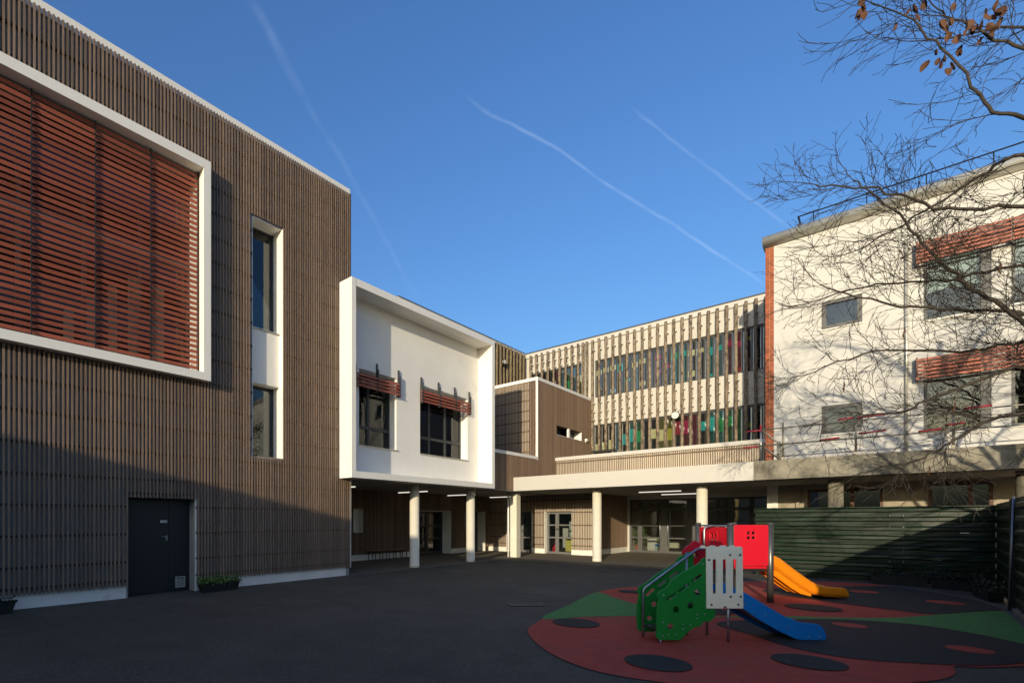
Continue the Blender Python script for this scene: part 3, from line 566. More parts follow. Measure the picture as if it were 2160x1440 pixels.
b = MB(); b.box(-13.475, -13.455, YP - .01, YP + .30, 0, 1.99); b.box(-12.095, -12.075, YP - .01, YP + .30, 0, 1.99); obj('door_reveal', b, M['plinth'], GF)
d = obj('door', wall('Y', YP + .22, .07, DB[0], DB[1], .005, 1.97, [(-11.33, -11.0, .1, .72), (-11.33, -11.0, .79, 1.31), (-11.33, -11.0, 1.37, 1.86), (-10.84, -10.2, .1, .72), (-10.84, -10.2, .79, 1.31), (-10.84, -10.2, 1.37, 1.86)]), M['mid_frame'], GF, label='sunlit grey glazed double door beside the round column')
bx('pane', d, M['glass'], -11.38, -10.16, YP + .25, YP + .26, .08, 1.9); bx('door_handle', d, M['black'], -10.98, -10.82, YP + .16, YP + .22, 1.13, 1.17)
b = MB(); b.box(-11.435, -11.415, YP - .02, YP + .25, 0, 1.975); obj('door_reveal', b, M['plinth'], GF)
b = MB(); b.box(-18, -9.5, 28.5, 28.7, 0, 2.75); b.box(-18, -17.8, 9.6, 28.5, 0, 2.75); obj('room', b, M['interior'], GF)
bx('cupboard', GF, M['yellow'], -10.75, -10.42, YP + .75, YP + 1.1, .1, .72); bx('cupboard', GF, M['blind'], -11.1, -10.2, YP + 1.9, YP + 2.2, .75, 1.5)

# ------------------------------------------------------------------ entrance canopy
CN = thing('entrance_canopy', 'long flat canopy with a white fascia on round columns', 'canopy', (-4, 19, 0))
YF = 18.415
bx('fascia', CN, M['cream'], XS + .002, -2.83, YF, YF + .16, 2.77, 3.325)
b = MB(); b.box(-2.826, 14, YF + .002, YF + .35, 2.772, 3.335); b.box(-2.826, 14, YF + .35, 18.95, 3.0, 3.33); cb = obj('concrete_beam', b, M['concrete'], CN, label='stained grey concrete beam continuing the white fascia')
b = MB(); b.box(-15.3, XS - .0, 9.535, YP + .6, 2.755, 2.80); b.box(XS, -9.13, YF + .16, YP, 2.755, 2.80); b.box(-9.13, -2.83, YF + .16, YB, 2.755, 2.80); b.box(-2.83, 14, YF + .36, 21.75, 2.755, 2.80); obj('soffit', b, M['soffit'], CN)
b = MB(); b.box(XS + .002, -2.9, YF + .16, YP + .07, 3.1, 3.2); b.box(XS + .02, -2.9, YP + .2, YB, 4.0, 4.1); b.box(-2.826, 14, 18.97, 21.4, 3.1, 3.25); obj('canopy_roof', b, M['roofing'], CN)
pp = obj('parapet', MB().box(XS + .01, -2.97, YP + .07, YP + .2, 3.2, 4.31), M['backing_light'], CN)
slats(pp, 'Y', YP, XS + .02, -2.98, (3.2, 4.30), [], M['slat'])
battens(pp, 'Y', YP + .025, XS + .02, -2.98, [4.19], [], M['batten'], d=.022); bx('coping', pp, M['cream'], XS + .012, -2.97, YP - .02, YP + .3, 4.305, 4.455)
def column(x, y, r=.16, top=2.754, m=None):
    b = MB(); b.tube([(0, 0, 0), (0, 0, .10), (0, 0, .101), (0, 0, top)], [r + .006, r + .006, r, r], 28); return obj('column', b, m or M['column'], CN, (x, y, 0))
for x, y in ((-11.2, 12.62), (-11.15, 15.75), (-7.85, 19.33), (-4.37, 19.33)): column(x, y)
for x in (-1.05, 2.35, 5.8): column(x, 19.33, .17, 2.754, M['concrete'])
bx('column', CN, M['column'], -11.36, -11.06, 18.93, 19.25, 0, 2.754, label='square column at the corner of the canopy')
h = MB(); h.tube([(-11.46, 18.95, 0), (-11.46, 18.95, 2.75)], .04, 10); h.tube([(-11.46, 18.95, 1.0), (-11.46, 18.95, 1.06)], .052, 10); h.tube([(-11.46, 18.95, .25), (-11.46, 18.95, .29)], .052, 10); obj('downpipe', h, M['white'], CN)
# strip lights under the soffit
sl = [((-14.3, -12.64, 11.33), 'lit strip light on the soffit nearest the brown slatted corner'), ((-14.41, -12.72, 15.2), 'lit strip light behind the first round column from the left'), ((-14.48, -12.85, 18.6), 'lit strip light behind the second round column from the left'),
      ((-14.21, -12.55, 21.9 - .2), 'strip light on the soffit left of the square column'), ((-7.22, -5.6, 21.9), 'strip light under the canopy, the nearer of two by the entrance'), ((-7.18, -5.55, 24.65), 'strip light under the canopy, the farther of two by the entrance')]
for i, ((x0, x1, y), lb) in enumerate(sl):
    t = thing('strip_light', lb, 'ceiling light', ((x0 + x1) / 2, y, 2.755), 'strip lights under the soffits')
    bx('housing', t, M['mid_frame'], x0, x1, y - .05, y + .05, 2.725, 2.754); bx('tube', t, M['tube'], x0 + .04, x1 - .04, y - .035, y + .035, 2.69, 2.7245); bx('end_cap', t, M['mid_frame'], x0 - .012, x0 + .038, y - .045, y + .045, 2.688, 2.7245); bx('end_cap', t, M['mid_frame'], x1 - .038, x1 + .012, y - .045, y + .045, 2.688, 2.7245)
# bench
bn = thing('bench', 'low dark bench against the slatted wall under the white box', 'bench', (-14.3, 14.5, 0))
bx('seat', bn, M['board'], -14.46, -14.14, 13.45, 15.55, .36, .40)
for k in range(6):
    for x in (-14.42, -14.18): bx('leg', bn, M['black'], x - .012, x + .012, 13.52 + k * .39, 13.545 + k * .39, 0, .36)
# things seen behind the glass
ch = thing('chair', 'small blue chair behind the entrance glazing', 'chair', (-7.95, 27.2, 0))
bx('seat', ch, M['blue_chair'], -8.12, -7.78, 27.0, 27.34, .36, .40); bx('backrest', ch, M['blue_chair'], -7.80, -7.76, 27.0, 27.34, .45, .75)
for x in (-8.1, -7.8):
    for y in (27.02, 27.32): obj('leg', MB().tube([(x, y, 0), (x * .999, y, .36)], .014, 6), M['blue_chair'], ch)
for y in (27.02, 27.32): obj('back_post', MB().tube([(-7.79, y, .38), (-7.75, y, .76)], .012, 6), M['blue_chair'], ch)
def leaves(n, cx, cy, cz, rx, ry, rz, s, seed):
    rr = random.Random(seed); b = MB()
    for _ in range(n):
        while True:
            q = Vector((rr.uniform(-1, 1), rr.uniform(-1, 1), rr.uniform(-1, 1)))
            if q.length < 1: break
        p = Vector((cx + q.x * rx, cy + q.y * ry, cz + q.z * rz)); d = Vector((rr.gauss(0, 1), rr.gauss(0, 1), rr.gauss(0, .7))).normalized(); e = d.orthogonal().normalized(); k = s * rr.uniform(.6, 1.3)
        b.poly([p - d * k, p + e * k * .45, p + d * k, p - e * k * .45])
    return b
pt = thing('potted_plant', 'leafy plant in a red pot behind the entrance glazing', 'plant', (-9.0 + .35, 27.1, 0))
x, y = -8.85, 27.0
obj('pot', MB().tube([(x, y, 0), (x, y, .05), (x, y, .3), (x, y, .32)], [.13, .14, .18, .18], 14), M['terracotta'], pt); obj('stem', MB().tube([(x, y, .3), (x + .03, y, .8), (x - .02, y, 1.25)], .02, 6), M['terracotta'], pt)
obj('foliage', leaves(260, x, y, .85, .36, .36, .62, .07, 3), M['leaf'], pt, kind='stuff')
cbn = thing('cabinet', 'pale low cabinet behind the entrance glazing', 'cabinet', (-8.3, 27.7, 0)); bx('body', cbn, M['curtain'], -8.62, -8.20, 27.5, 27.9, .02, .68); bx('door', cbn, M['cream'], -8.60, -8.22, 27.47, 27.499, .05, .65)
bg2 = thing('bag', 'red bag on the floor behind the sunlit glazed door', 'bag', (-11.15, YP + .55, 0)); b = MB(); b.tube([(-11.15, YP + .55, .02), (-11.15, YP + .55, .12), (-11.15, YP + .55, .3), (-11.15, YP + .55, .42)], [.14, .17, .14, .05], 12); obj('body', b, M['red_bag'], bg2)
obj('strap', MB().tube([(-11.2, YP + .55, .4), (-11.2, YP + .55, .55), (-11.1, YP + .55, .55), (-11.1, YP + .55, .4)], .012, 6), M['red_bag'], bg2)

# ------------------------------------------------------------------ right building
RB = thing('white_rendered_building', 'white rendered building with brick corner and grey rounded eaves, at right', 'building', (3, 22, 0))
YR = 21.4; XR0 = -2.955; XR1 = 14.0
sm = [(-1.50, -.55, 7.68, 8.58), (-1.50, -.56, 4.32, 5.235)]
big = []
for x in (.74, 2.345, 3.95, 5.55, 7.15): big += [(x, x + 1.265, 7.35, 9.45), (x, x + 1.265, 4.10, 6.15)]
obj('wall', wall('Y', YR, .35, -2.725, XR1, 2.9, 10.85, sm + big), M['render_cream'], RB)
bx('mortar_bed', RB, M['mortar'], XR0, -2.727, YR + .006, YR + .3, 2.9, 10.85)
obj('side_wall', MB().box(XR0 + .004, XR0 + .3, YR + .3, 36, 0, 10.85), M['render'], RB)
for k in range(116):
    z = 3.34 + k * .0647
    if z > 10.8: break
    a = -2.80 if False else (XR0 + (.118 if k % 2 else .112)); e = .006
    for (q0, q1) in ((XR0 - .001, a - e), (a + e, -2.729)): bx('brick', RB, M['brick'], q0, q1, YR - .002, YR + .05, z, z + .054)
prof = [(YR - .26 * math.sin(t) + .02, 10.86 + .20 - .20 * math.cos(t)) for t in [math.pi * i / 14 for i in range(15)]]
b = MB(); b.prism([(XR0 - .06, p_[0], p_[1]) for p_ in prof] + [(XR0 - .06, YR + .6, 11.26), (XR0 - .06, YR + .6, 10.86)], (XR1 - XR0 + .06, 0, 0))
for i in range(2, 16): b.sm[i] = True
obj('eaves', b, M['zinc'], RB)
obj('roof', MB().box(XR0, XR1, YR + .6, 36, 10.86, 11.2), M['roofing'], RB)
rr_ = obj('roof_railing', MB().tube([(-2.17, 22.3, 12.0), (XR1, 22.3, 12.05)], .022, 8), M['black'], RB)
for x in [-1.77 + 1.3 * k for k in range(8)]: obj('railing_post', MB().tube([(x, 22.3, 11.2), (x, 22.3, 12.02)], .014, 6), M['black'], rr_)
obj('railing_post', MB().box(-2.2, -2.10, 22.28, 22.32, 11.2, 11.75).tube([(-2.05, 22.3, 11.4), (-2.17, 22.3, 12.01)], .03, 6), M['black'], rr_)
for (x0, x1, z0, z1) in sm:
    w = obj('window', wall('Y', YR - .012, .20, x0 + .003, x1 - .003, z0 + .003, z1 - .003, [(x0 + .11, x1 - .11, z0 + .11, z1 - .11)]), M['grey_frame'], RB)
    bx('pane', w, M['glass_dark'], x0 + .11, x1 - .11, YR + .05, YR + .06, z0 + .11, z1 - .11); bx('blind', w, M['blind'], x0 + .05, x1 - .05, YR + .20, YR + .22, z0 + .05, z1 - .05); bx('window_sill', w, M['white'], x0 - .02, x1 + .02, YR - .05, YR - .013, z0 - .03, z0)
for (x0, x1, z0, z1) in big:
    w = obj('window', wall('Y', YR + .03, .12, x0 + .003, x1 - .003, z0 + .003, z1 - .003, [(x0 + .07, x1 - .19, z0 + .07, z1 - .07)]), M['anthracite'], RB)
    bx('pane', w, M['glass'], x0 + .07, x1 - .19, YR + .09, YR + .10, z0 + .07, z1 - .07)
    if z0 > 6: bx('blind', w, M['blind'], x0 + .06, x1 - .1, YR + .22, YR + .24, z0 + .85, z1 - .05)
    bx('window_sill', w, M['white'], x0 - .03, x1 + .03, YR - .05, YR - .003, z0 - .04, z0)
for zb, lbl in ((8.98, 'upper'), (5.63, 'lower')):
    aw = obj('sun_awning', MB().box(.62, 9.4, YR - .03, YR - .005, zb + .55, zb + .60), M['grey_frame'], RB)
    for k in range(6):
        for (a, c) in ((.585, 2.33), (2.35, 4.1), (4.12, 5.9), (5.92, 7.7)): bx('awning_blade', aw, M['orange_louvre'], a, c, YR - .27 + .0, YR - .235, zb + k * .105, zb + k * .105 + .066)
    for x in (.60, 2.34, 4.11, 5.91, 7.7): bx('awning_bracket', aw, M['anthracite'], x - .02, x + .02, YR - .232, YR - .002, zb - .02, zb + .64)
h = MB(); h.tube([(.396, YR - .06, 3.3), (.396, YR - .06, 9.78)], .038, 10)
for z in (4.2, 6.0, 7.8, 9.5): h.tube([(.396, YR - .06, z), (.396, YR - .06, z + .05)], .048, 10)
obj('downpipe', h, M['zinc'], RB)
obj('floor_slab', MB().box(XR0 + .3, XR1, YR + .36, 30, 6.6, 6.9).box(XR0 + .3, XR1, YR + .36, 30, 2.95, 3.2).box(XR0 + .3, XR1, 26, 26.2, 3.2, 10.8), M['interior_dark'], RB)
YG = 21.75
gh = [(-1.88, -.09, .9, 2.59), (.85, 2.07, .9, 2.70), (3.0, 4.3, .9, 2.7)]
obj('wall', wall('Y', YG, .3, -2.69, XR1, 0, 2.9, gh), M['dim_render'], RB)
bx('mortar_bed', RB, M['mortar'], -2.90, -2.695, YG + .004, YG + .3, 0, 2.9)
for k in range(12):
    z = 1.80 + k * .0647; a = -2.80 if k % 2 else -2.78
    for (q0, q1) in ((-2.90, a - .006), (a + .006, -2.696)): bx('brick', RB, M['brick'], q0, q1, YG - .004, YG + .05, z, z + .054)
fb = mat('brown_window_frame', (.12, .05, .03), .6, var=.1)
for (x0, x1, z0, z1) in gh:
    w = obj('window', wall('Y', YG + .02, .1, x0 + .003, x1 - .003, z0, z1 - .003, [(x0 + .07, (x0 + x1) / 2 + .15, z0 + .07, z1 - .09), ((x0 + x1) / 2 + .24, x1 - .07, z0 + .07, z1 - .09)]), fb, RB); bx('pane', w, M['glass_dim'], x0 + .05, x1 - .05, YG + .07, YG + .08, z0 + .05, z1 - .05)
bx('drain_pipe', RB, M['dim_render'], -2.17, -2.08, YG - .1, YG - .01, 0, 2.75)
h = MB(); h.tube([(-.78 + .12 * math.cos(a), YG - .03, 2.50 + .12 * math.sin(a)) for a in [2 * math.pi * i / 18 for i in range(19)]], .012, 6); obj('cable_loop', h, M['black'], RB)

# ------------------------------------------------------------------ guard rail on the beam
GR = thing('guard_rail', 'temporary tube guard rail with red sleeves on the concrete beam', 'railing', (-.6, 18.6, 3.33))
YT = 18.62
for x, z1 in ((-2.157, 4.42), (-.605, 4.36), (1.148, 4.30), (2.9, 4.3), (4.6, 4.3)):
    obj('post', MB().tube([(x, YT, 3.335), (x, YT, z1)], .026, 8), M['scaf'], GR); obj('base_clamp', MB().box(x - .04, x + .04, YT - .05, YT + .05, 3.336, 3.42), M['scaf'], GR)
obj('post', MB().tube([(-2.68, YT, 3.335), (-2.68, YT, 4.33)], .026, 8), M['galv'], GR)
for x, y, z in ((-2.45, 20.4, 4.1), (-2.40, 19.6, 4.0), (-2.5, 21.0, 4.0)): obj('post', MB().tube([(x, y, 3.3), (x, y, z)], .024, 8), M['scaf'], GR)
def rail(pts, r=.018, m=None): return obj('rail', MB().tube(pts, r, 8), m or M['scaf'], GR)
rail([(-2.70, YT - .035, 4.27), (6, YT - .035, 4.22)]); rail([(-2.70, YT - .035, 3.80), (6, YT - .035, 3.76)], .021); rail([(-2.25, YT - .03, 3.435), (6, YT - .03, 3.43)], .007)
rail([(-2.68, YT + .03, 4.27), (-2.45, 21.3, 4.0)]); rail([(-2.68, YT + .03, 3.80), (-2.45, 21.3, 3.5)]); rail([(-2.64, YT + .04, 4.25), (-2.18, YT + .04, 3.74)], .022); rail([(-2.62, YT + .04, 3.76), (-2.2, YT + .04, 3.36)], .022)
for a, c, z, dz in ((-3.02, -2.66, 4.255, .0), (-3.12, -2.74, 3.775, 0), (-.97, -.66, 4.33, .02), (-.58, .0, 4.325, .03), (-1.35, -.93, 3.815, .02), (-.55, -.02, 3.90, .03), (.55, .95, 3.82, .02), (1.0, 1.32, 3.92, .02), (1.3, 1.75, 4.28, .02)):
    obj('red_sleeve', MB().tube([(a, YT - .07, z), (c, YT - .07, z + dz)], .024, 8), M['red_sleeve'], GR)
obj('red_sleeve', MB().tube([(-2.68, YT, 4.28), (-2.68, YT, 4.42)], .03, 8), M['red_sleeve'], GR)

# ------------------------------------------------------------------ corrugated hoardings
def sheet(L, H, seed=0):
    prof = []; z = 0; p = .236
    while z < H - .001:
        for dz, d in ((0, 0), (.095, 0), (.122, -.034), (.190, -.034), (.220, 0)):
            if z + dz <= H: prof.append((z + dz, d))
        z += p
    prof.append((H, 0)); b = MB(); n = len(prof); rr = random.Random(seed); nx = 7
    for i in range(nx):
        x = L * i / (nx - 1)
        for (z, d) in prof: b.v.append((x, d + rr.uniform(-.004, .004) * (0 < i < nx - 1), z + rr.uniform(-.003, .003)))
    for i in range(nx - 1):
        for k in range(n - 1): a = i * n + k; b.f.append((a, a + n, a + n + 1, a + 1)); b.m.append(0); b.sm.append(False)
    return b
def put_sheet(parent, p0, p1, H, z0=0.02, seed=0):
    p0, p1 = Vector(p0), Vector(p1); L = (p1 - p0).length
    me = sheet(L, H, seed).mesh('sheet', M['hoard'])
    o = obj('sheet', me, None, parent, (p0.x, p0.y, z0)); o.rotation_euler.z = math.atan2(p1.y - p0.y, p1.x - p0.x)
    md = o.modifiers.new('thickness', 'SOLIDIFY'); md.thickness = .004; md.offset = 0
    return o
H1 = thing('corrugated_fence', 'dark green corrugated metal fence in front of the concrete beam', 'fence', (-.5, 18.1, 0))
YH = 18.06
put_sheet(H1, (-2.72, YH), (.30, YH), 1.88, .03, 1); put_sheet(H1, (.02, YH - .008), (1.76, YH - .008), 1.89, .03, 2)
o = put_sheet(H1, (-2.80, YH + .55), (-2.72, YH), 1.88, .03, 3)
bx('top_edge', H1, M['hoard'], -2.74, 1.75, YH - .03, YH + .01, 1.912, 1.928)
for x in (-2.7, -.2, 1.6): bx('post', H1, M['trough'], x - .03, x + .03, YH + .03, YH + .09, 0, 1.9)
rr = random.Random(5)
for x in (.04, .28): 
    for k in range(6): obj('rivet', MB().tube([(x, YH - .035, .25 + k * .29), (x, YH - .027, .25 + k * .29)], [.009, .014], 8), M['galv'], H1)
for (x, z) in ((.86, .62), (.95, .92), (1.3, 1.28)): bx('scuff_plate', H1, M['zinc'], x - .09, x + .06, YH - .034, YH - .0315, z - .012, z + .014)
H2 = thing('corrugated_fence', 'dark green corrugated metal fence along the right edge with a steel pole', 'fence', (1.6, 13, 0))
put_sheet(H2, (1.76, 18.03), (1.60, 14.05), 1.92, .03, 6).rotation_euler.z += 0
put_sheet(H2, (1.60, 14.08), (1.52, 11.5), 1.95, .03, 7); put_sheet(H2, (1.53, 11.6), (1.5, 8.5), 1.95, .03, 8); put_sheet(H2, (1.5, 8.6), (1.5, 5.0), 1.95, .03, 9)
obj('pole', MB().tube([(1.50, 13.95, 0), (1.56, 13.97, 2.0)], .018, 8), M['galv'], H2); bx('post', H2, M['trough'], 1.52, 1.58, 14.02, 14.10, 0, 1.97)
bx('kerb', H2, M['concrete'], 1.53, 1.70, 5, 13.9, 0, .06)

# ------------------------------------------------------------------ planters
def planter(cx, cy, L, W, Hh, ang, label, leafm, seed, n=230, lh=.10, group='planter troughs'):
    t = thing('planter', label, 'planter', (cx, cy, 0), group)
    e = Vector((math.cos(ang), math.sin(ang), 0)); f = Vector((-e.y, e.x, 0)); c = Vector((cx, cy, 0))
    def ring(l, w, z): return [tuple(c + e * sx * l / 2 + f * sy * w / 2 + Vector((0, 0, z))) for sx, sy in ((-1, -1), (1, -1), (1, 1), (-1, 1))]
    b = MB(); lo, hi, rim, ri = ring(L * .88, W * .8, 0), ring(L, W, Hh), ring(L * 1.03, W * 1.1, Hh + .004), ring(L * .96, W * .86, Hh + .004)
    b.v = lo + hi + rim + ri
    for i in range(4):
        j = (i + 1) % 4; b.f += [(i, j, 4 + j, 4 + i), (4 + i, 4 + j, 8 + j, 8 + i), (8 + i, 8 + j, 12 + j, 12 + i)]
    b.f.append((3, 2, 1, 0)); b.m = [0] * len(b.f); b.sm = [False] * len(b.f); obj('trough', b, M['trough'], t)
    obj('soil', MB().poly([tuple(Vector(p) - Vector((0, 0, .03))) for p in ring(L * .955, W * .85, Hh)]), M['soil'], t)
    rr = random.Random(seed); lf = MB()
    for _ in range(n):
        p = c + e * rr.uniform(-.52, .52) * L + f * rr.uniform(-.6, .6) * W; z = Hh + rr.uniform(-.03, lh) * rr.uniform(.3, 1)
        if rr.random() < .12: z -= .07
        d = Vector((rr.gauss(0, 1), rr.gauss(0, 1), rr.gauss(.3, .6))).normalized(); q = d.orthogonal().normalized(); q = Quaternion(d, rr.uniform(0, 6)) @ q; k = rr.uniform(.014, .036)
        p = Vector((p.x, p.y, z)); lf.poly([p, p + d * k + q * k * .6, p + d * k * 2, p + d * k - q * k * .6])
    obj('foliage', lf, leafm, t, kind='stuff')
planter(-10.62, 5.36, .92, .22, .20, R(90), 'dark planter of small green leaves beside the service door', M['leaf'], 1, 900, .17)
planter(-10.62, 1.15, .95, .22, .20, R(90), 'dark planter cut by the left edge, against the slatted wall', M['leaf_dark'], 2, 300)
planter(.20, 17.55, 1.0, .26, .22, R(-6), 'leftmost dark planter along the green back fence', M['leaf_dark'], 3, 420, .26)
planter(1.12, 17.25, .85, .26, .22, R(-28), 'middle dark planter by the corner of the green fences', M['leaf_dark'], 4, 420, .30)
planter(1.42, 15.75, 1.25, .22, .20, R(-84), 'rightmost dark planter along the right-hand green fence', M['leaf_dark'], 5, 420, .26)
# drain grate in the asphalt
dg = thing('drain_grate', 'rectangular dark drain grate in the asphalt left of the play surface', 'drain cover', (-4.79, 8.55, 0))
e = Vector((.7071, .7071, 0)); f = Vector((-.7071, .7071, 0)); c = Vector((-4.79, 8.55, 0))
def obox(b, cc, l, w, z0, z1): b.prism([tuple(cc + e * sx * l / 2 + f * sy * w / 2 + Vector((0, 0, z0))) for sx, sy in ((-1, -1), (1, -1), (1, 1), (-1, 1))], (0, 0, z1 - z0))
b = MB(); obox(b, c, .60, .30, .002, .006); obj('pit', b, M['black'], dg)
b = MB(); obox(b, c + f * .155, .64, .03, .004, .014); obox(b, c - f * .155, .64, .03, .004, .014); obox(b, c + e * .305, .03, .28, .004, .014); obox(b, c - e * .305, .03, .28, .004, .014); obj('frame', b, M['anthracite'], dg)
for k in range(11):
    b = MB(); obox(b, c + e * (-.26 + .052 * k), .022, .28, .0065, .013); obj('bar', b, M['anthracite'], dg)

# ------------------------------------------------------------------ toddler slide unit
A0 = Vector((-2.064, 7.099, 0)); E = Vector((.66013, .75115, 0)); N = Vector((-.75115, .66013, 0))
TS = thing('toddler_slide', 'small play unit with green steps, cream castle panel and blue slide', 'slide', tuple(A0 + E * .9 + N * .2))
Z3 = Vector((0, 0, 1))
def pt3(a, off, z): return A0 + E * a + N * off + Z3 * z
near = [(.608, 1.105), (.547, 1.084), (.503, 1.026), (.303, .92), (.148, .82), (.081, .725), (-.007, .678), (-.045, .642), (-.045, .599), (-.029, .557), (-.051, .462), (-.06, .292), (-.067, .239), (-.051, .197), (-.062, .144), (-.051, .08), (.004, .058), (.214, .053), (.28, .075), (.319, .128), (.369, .164), (.447, .211), (.525, .231), (.564, .279), (.636, .288), (.703, .325), (.726, .389), (.703, .442), (.66, .454), (.66, 1.10)]
nh = [flower(*c_, .055) for c_ in ((.486, .66), (.395, .488), (.2, .437), (.126, .226))] + [capsule((.419, .802), (.53, .876), .024), capsule((.253, .681), (.358, .76), .026), capsule((.081, .572), (.192, .639), .024)]
sm2 = [(p.x, p.y) for p in catmull([Vector((*p, 0)) for p in near], True, 3)]
gp = plate('side_panel', sm2, nh, tuple(A0), E, .022, M['pl_green'], TS, 'near green side panel with flower-shaped holes')
def bolts(parent, pts, off, r=.014, m=None):
    for (a, z) in pts:
        b = MB(); q = pt3(a, off, z); b.tube([q, q - N * .006, q - N * .012], [r, r * .85, r * .35], 10); obj('bolt', b, m or M['galv'], parent)
bolts(gp, [(.556, 1.025), (.026, .627), (.019, .277), (.019, .105), (.096, .118), (.197, .117), (.289, .245), (.289, .194), (.389, .246), (.48, .376), (.48, .325), (.581, .374)], -.011, .012)
far = [(.579, 1.102), (.519, 1.074), (.484, 1.028), (.484, 1.006), (.213, .849), (.072, .737), (.002, .703), (-.056, .659), (-.062, .602), (-.045, .58), (-.068, .445), (-.074, .264), (-.08, .219), (-.062, .185), (-.068, .129), (-.033, .083), (.119, .069), (.213, .091), (.59, .301), (.72, .42), (.72, 1.1)]
fh = [flower(*c_, .05) for c_ in ((.166, .442), (.102, .251), (.42, .5))] + [capsule((.237, .696), (.325, .757), .024), capsule((.401, .808), (.496, .875), .024), capsule((.066, .567), (.154, .64), .024)]
plate('side_panel', [(p.x, p.y) for p in catmull([Vector((*p, 0)) for p in far], True, 3)], fh, tuple(A0 + N * .42), E, .022, M['pl_green'], TS, 'far green side panel with slots')
obj('handrail', MB().tube([pt3(a, .36, z) for a, z in ((-.022, 0), (-.02, .60), (-.018, .633), (-.008, .655), (.01, .678), (.725, 1.184), (.75, 1.196), (.78, 1.199), (.90, 1.201))], .0165, 10), M['galv'], TS)
for k, (a, z) in enumerate(((.10, .17), (.28, .34), (.46, .51))):
    b = MB(); b.prism([pt3(a - .09, .012, z - .02), pt3(a + .11, .012, z - .02), pt3(a + .11, .408, z - .02), pt3(a - .09, .408, z - .02)], (0, 0, .022)); obj('step', b, M['brushed'], TS)
b = MB(); b.prism([pt3(.60, .0, .60), pt3(1.08, .0, .60), pt3(1.08, .44, .60), pt3(.60, .44, .60)], (0, 0, .03)); obj('platform', b, M['brushed'], TS)
for a, off, zt in ((.915, .01, .60), (0, .012, .06), (.915, .40, .95), (.62, .40, 1.15)): obj('leg', MB().tube([pt3(a, off, 0), pt3(a, off, zt)], .0165, 10), M['galv'], TS)
wo = [(.596, .46), (.591, 1.223), (.600, 1.244), (.643, 1.244), (.664, 1.22), (.715, 1.22), (.734, 1.244), (.787, 1.244), (.804, 1.216), (.85, 1.216), (.868, 1.244), (.931, 1.244), (.945, 1.219), (.984, 1.219), (1.003, 1.244), (1.056, 1.244), (1.07, 1.226), (1.08, .455), (.868, .455), (.864, .485), (.816, .485), (.808, .457)]
def rrect(x0, x1, z0, z1, r=.012): return [(x0 + r, z0), (x1 - r, z0), (x1, z0 + r), (x1, z1 - r), (x1 - r, z1), (x0 + r, z1), (x0, z1 - r), (x0, z0 + r)]
wp = plate('castle_panel', wo, [rrect(.667, .725, .637, 1.093), rrect(.803, .861, .637, 1.093), rrect(.939, .998, .637, 1.093)], tuple(A0 - N * .03), E, .022, M['pl_white'], TS)
bolts(wp, [(.902, 1.142), (1.037, 1.141), (.617, 1.079), (.91, .603), (1.046, .602), (.651, .503), (1.013, .501)], -.041, .0165, M['brushed'])
plate('castle_crest', [(p[0] + .012, max(p[1], 1.16) + .008) for p in wo[1:18]], [], tuple(A0 + N * .10), E, .022, M['pl_white'], TS)
plate('house_panel', [(.614, .831), (.614, 1.173), (.785, 1.304), (.944, 1.224), (1.0, 1.18), (1.0, .84)], [circ(.785, 1.099, .034, 16)], tuple(A0 + N * .475), E, .02, M['pl_red'], TS)
obj('porthole', MB().tube([A0 + E * .785 + N * .44 + Z3 * 1.099, A0 + E * .785 + N * .47 + Z3 * 1.099], .042, 16, cap=False), M['brushed'], TS)
plate('house_panel', [(1.001, .903), (1.001, 1.202), (1.049, 1.308), (1.202, 1.287), (1.258, 1.134), (1.258, .901)], [], tuple(A0 + N * .52), E, .02, M['pl_red'], TS)
bo = [(.80, .79), (.935, .737), (1.11, .655), (1.324, .53), (1.585, .378), (1.72, .305), (1.795, .275), (1.85, .262), (1.914, .243), (2.0, .238), (2.125, .222), (2.19, .19), (2.225, .14), (2.251, .07), (2.244, .021), (1.914, .026), (1.82, .045), (1.749, .078), (1.585, .155), (1.324, .301), (1.11, .445), (.967, .521), (.80, .58)]
bp = plate('slide_side', bo, [], tuple(A0), E, .022, M['pl_blue'], TS); bolts(bp, [(1.123, .513), (1.409, .349), (1.71, .196), (2.006, .062), (2.158, .059)], -.011, .012)
plate('slide_side', bo, [], tuple(A0 + N * .40), E, .022, M['pl_blue'], TS)
bed = [(.80, .64), (.95, .595), (1.11, .51), (1.324, .37), (1.585, .215), (1.75, .14), (1.85, .105), (1.95, .09), (2.2, .075)]
b = MB()
for (a0, z0), (a1, z1) in zip(bed[:-1], bed[1:]): b.prism([pt3(a0, .012, z0), pt3(a1, .012, z1), pt3(a1, .388, z1), pt3(a0, .388, z0)], (0, 0, -.012))
obj('slide_bed', b, M['galv'], TS)

# ------------------------------------------------------------------ play tower with orange slide
T0 = Vector((-2.129, 11.518, 0)); TE = Vector((.70711, .70711, 0)); TN = Vector((-.70711, .70711, 0))
PT = thing('play_tower', 'steel posted play tower with red window panels and orange slide', 'play tower', tuple(T0 + TE * .38 + TN * .5))
def tp(a, off, z): return T0 + TE * a + TN * off + Z3 * z
for a, off, dz in ((0, 0, 0), (.761, 0, 0), (0, 1.0, 0), (.761, 1.0, 0)):
    b = MB(); b.tube([tp(a, off, 0), tp(a, off, 1.505)], .054, 18); p_ = obj('post', b, M['brushed'], PT)
    b = MB(); b.tube([tp(a, off, 1.505), tp(a, off, 1.52), tp(a, off, 1.535)], [.058, .058, .035], 18); obj('cap', b, M['brushed'], p_)
def win(x0, z0, s=.063, g=.028): return [rrect(x0 + i * (s + g), x0 + i * (s + g) + s, z0 + k * (s + g), z0 + k * (s + g) + s, .01) for i in (0, 1) for k in (0, 1)]
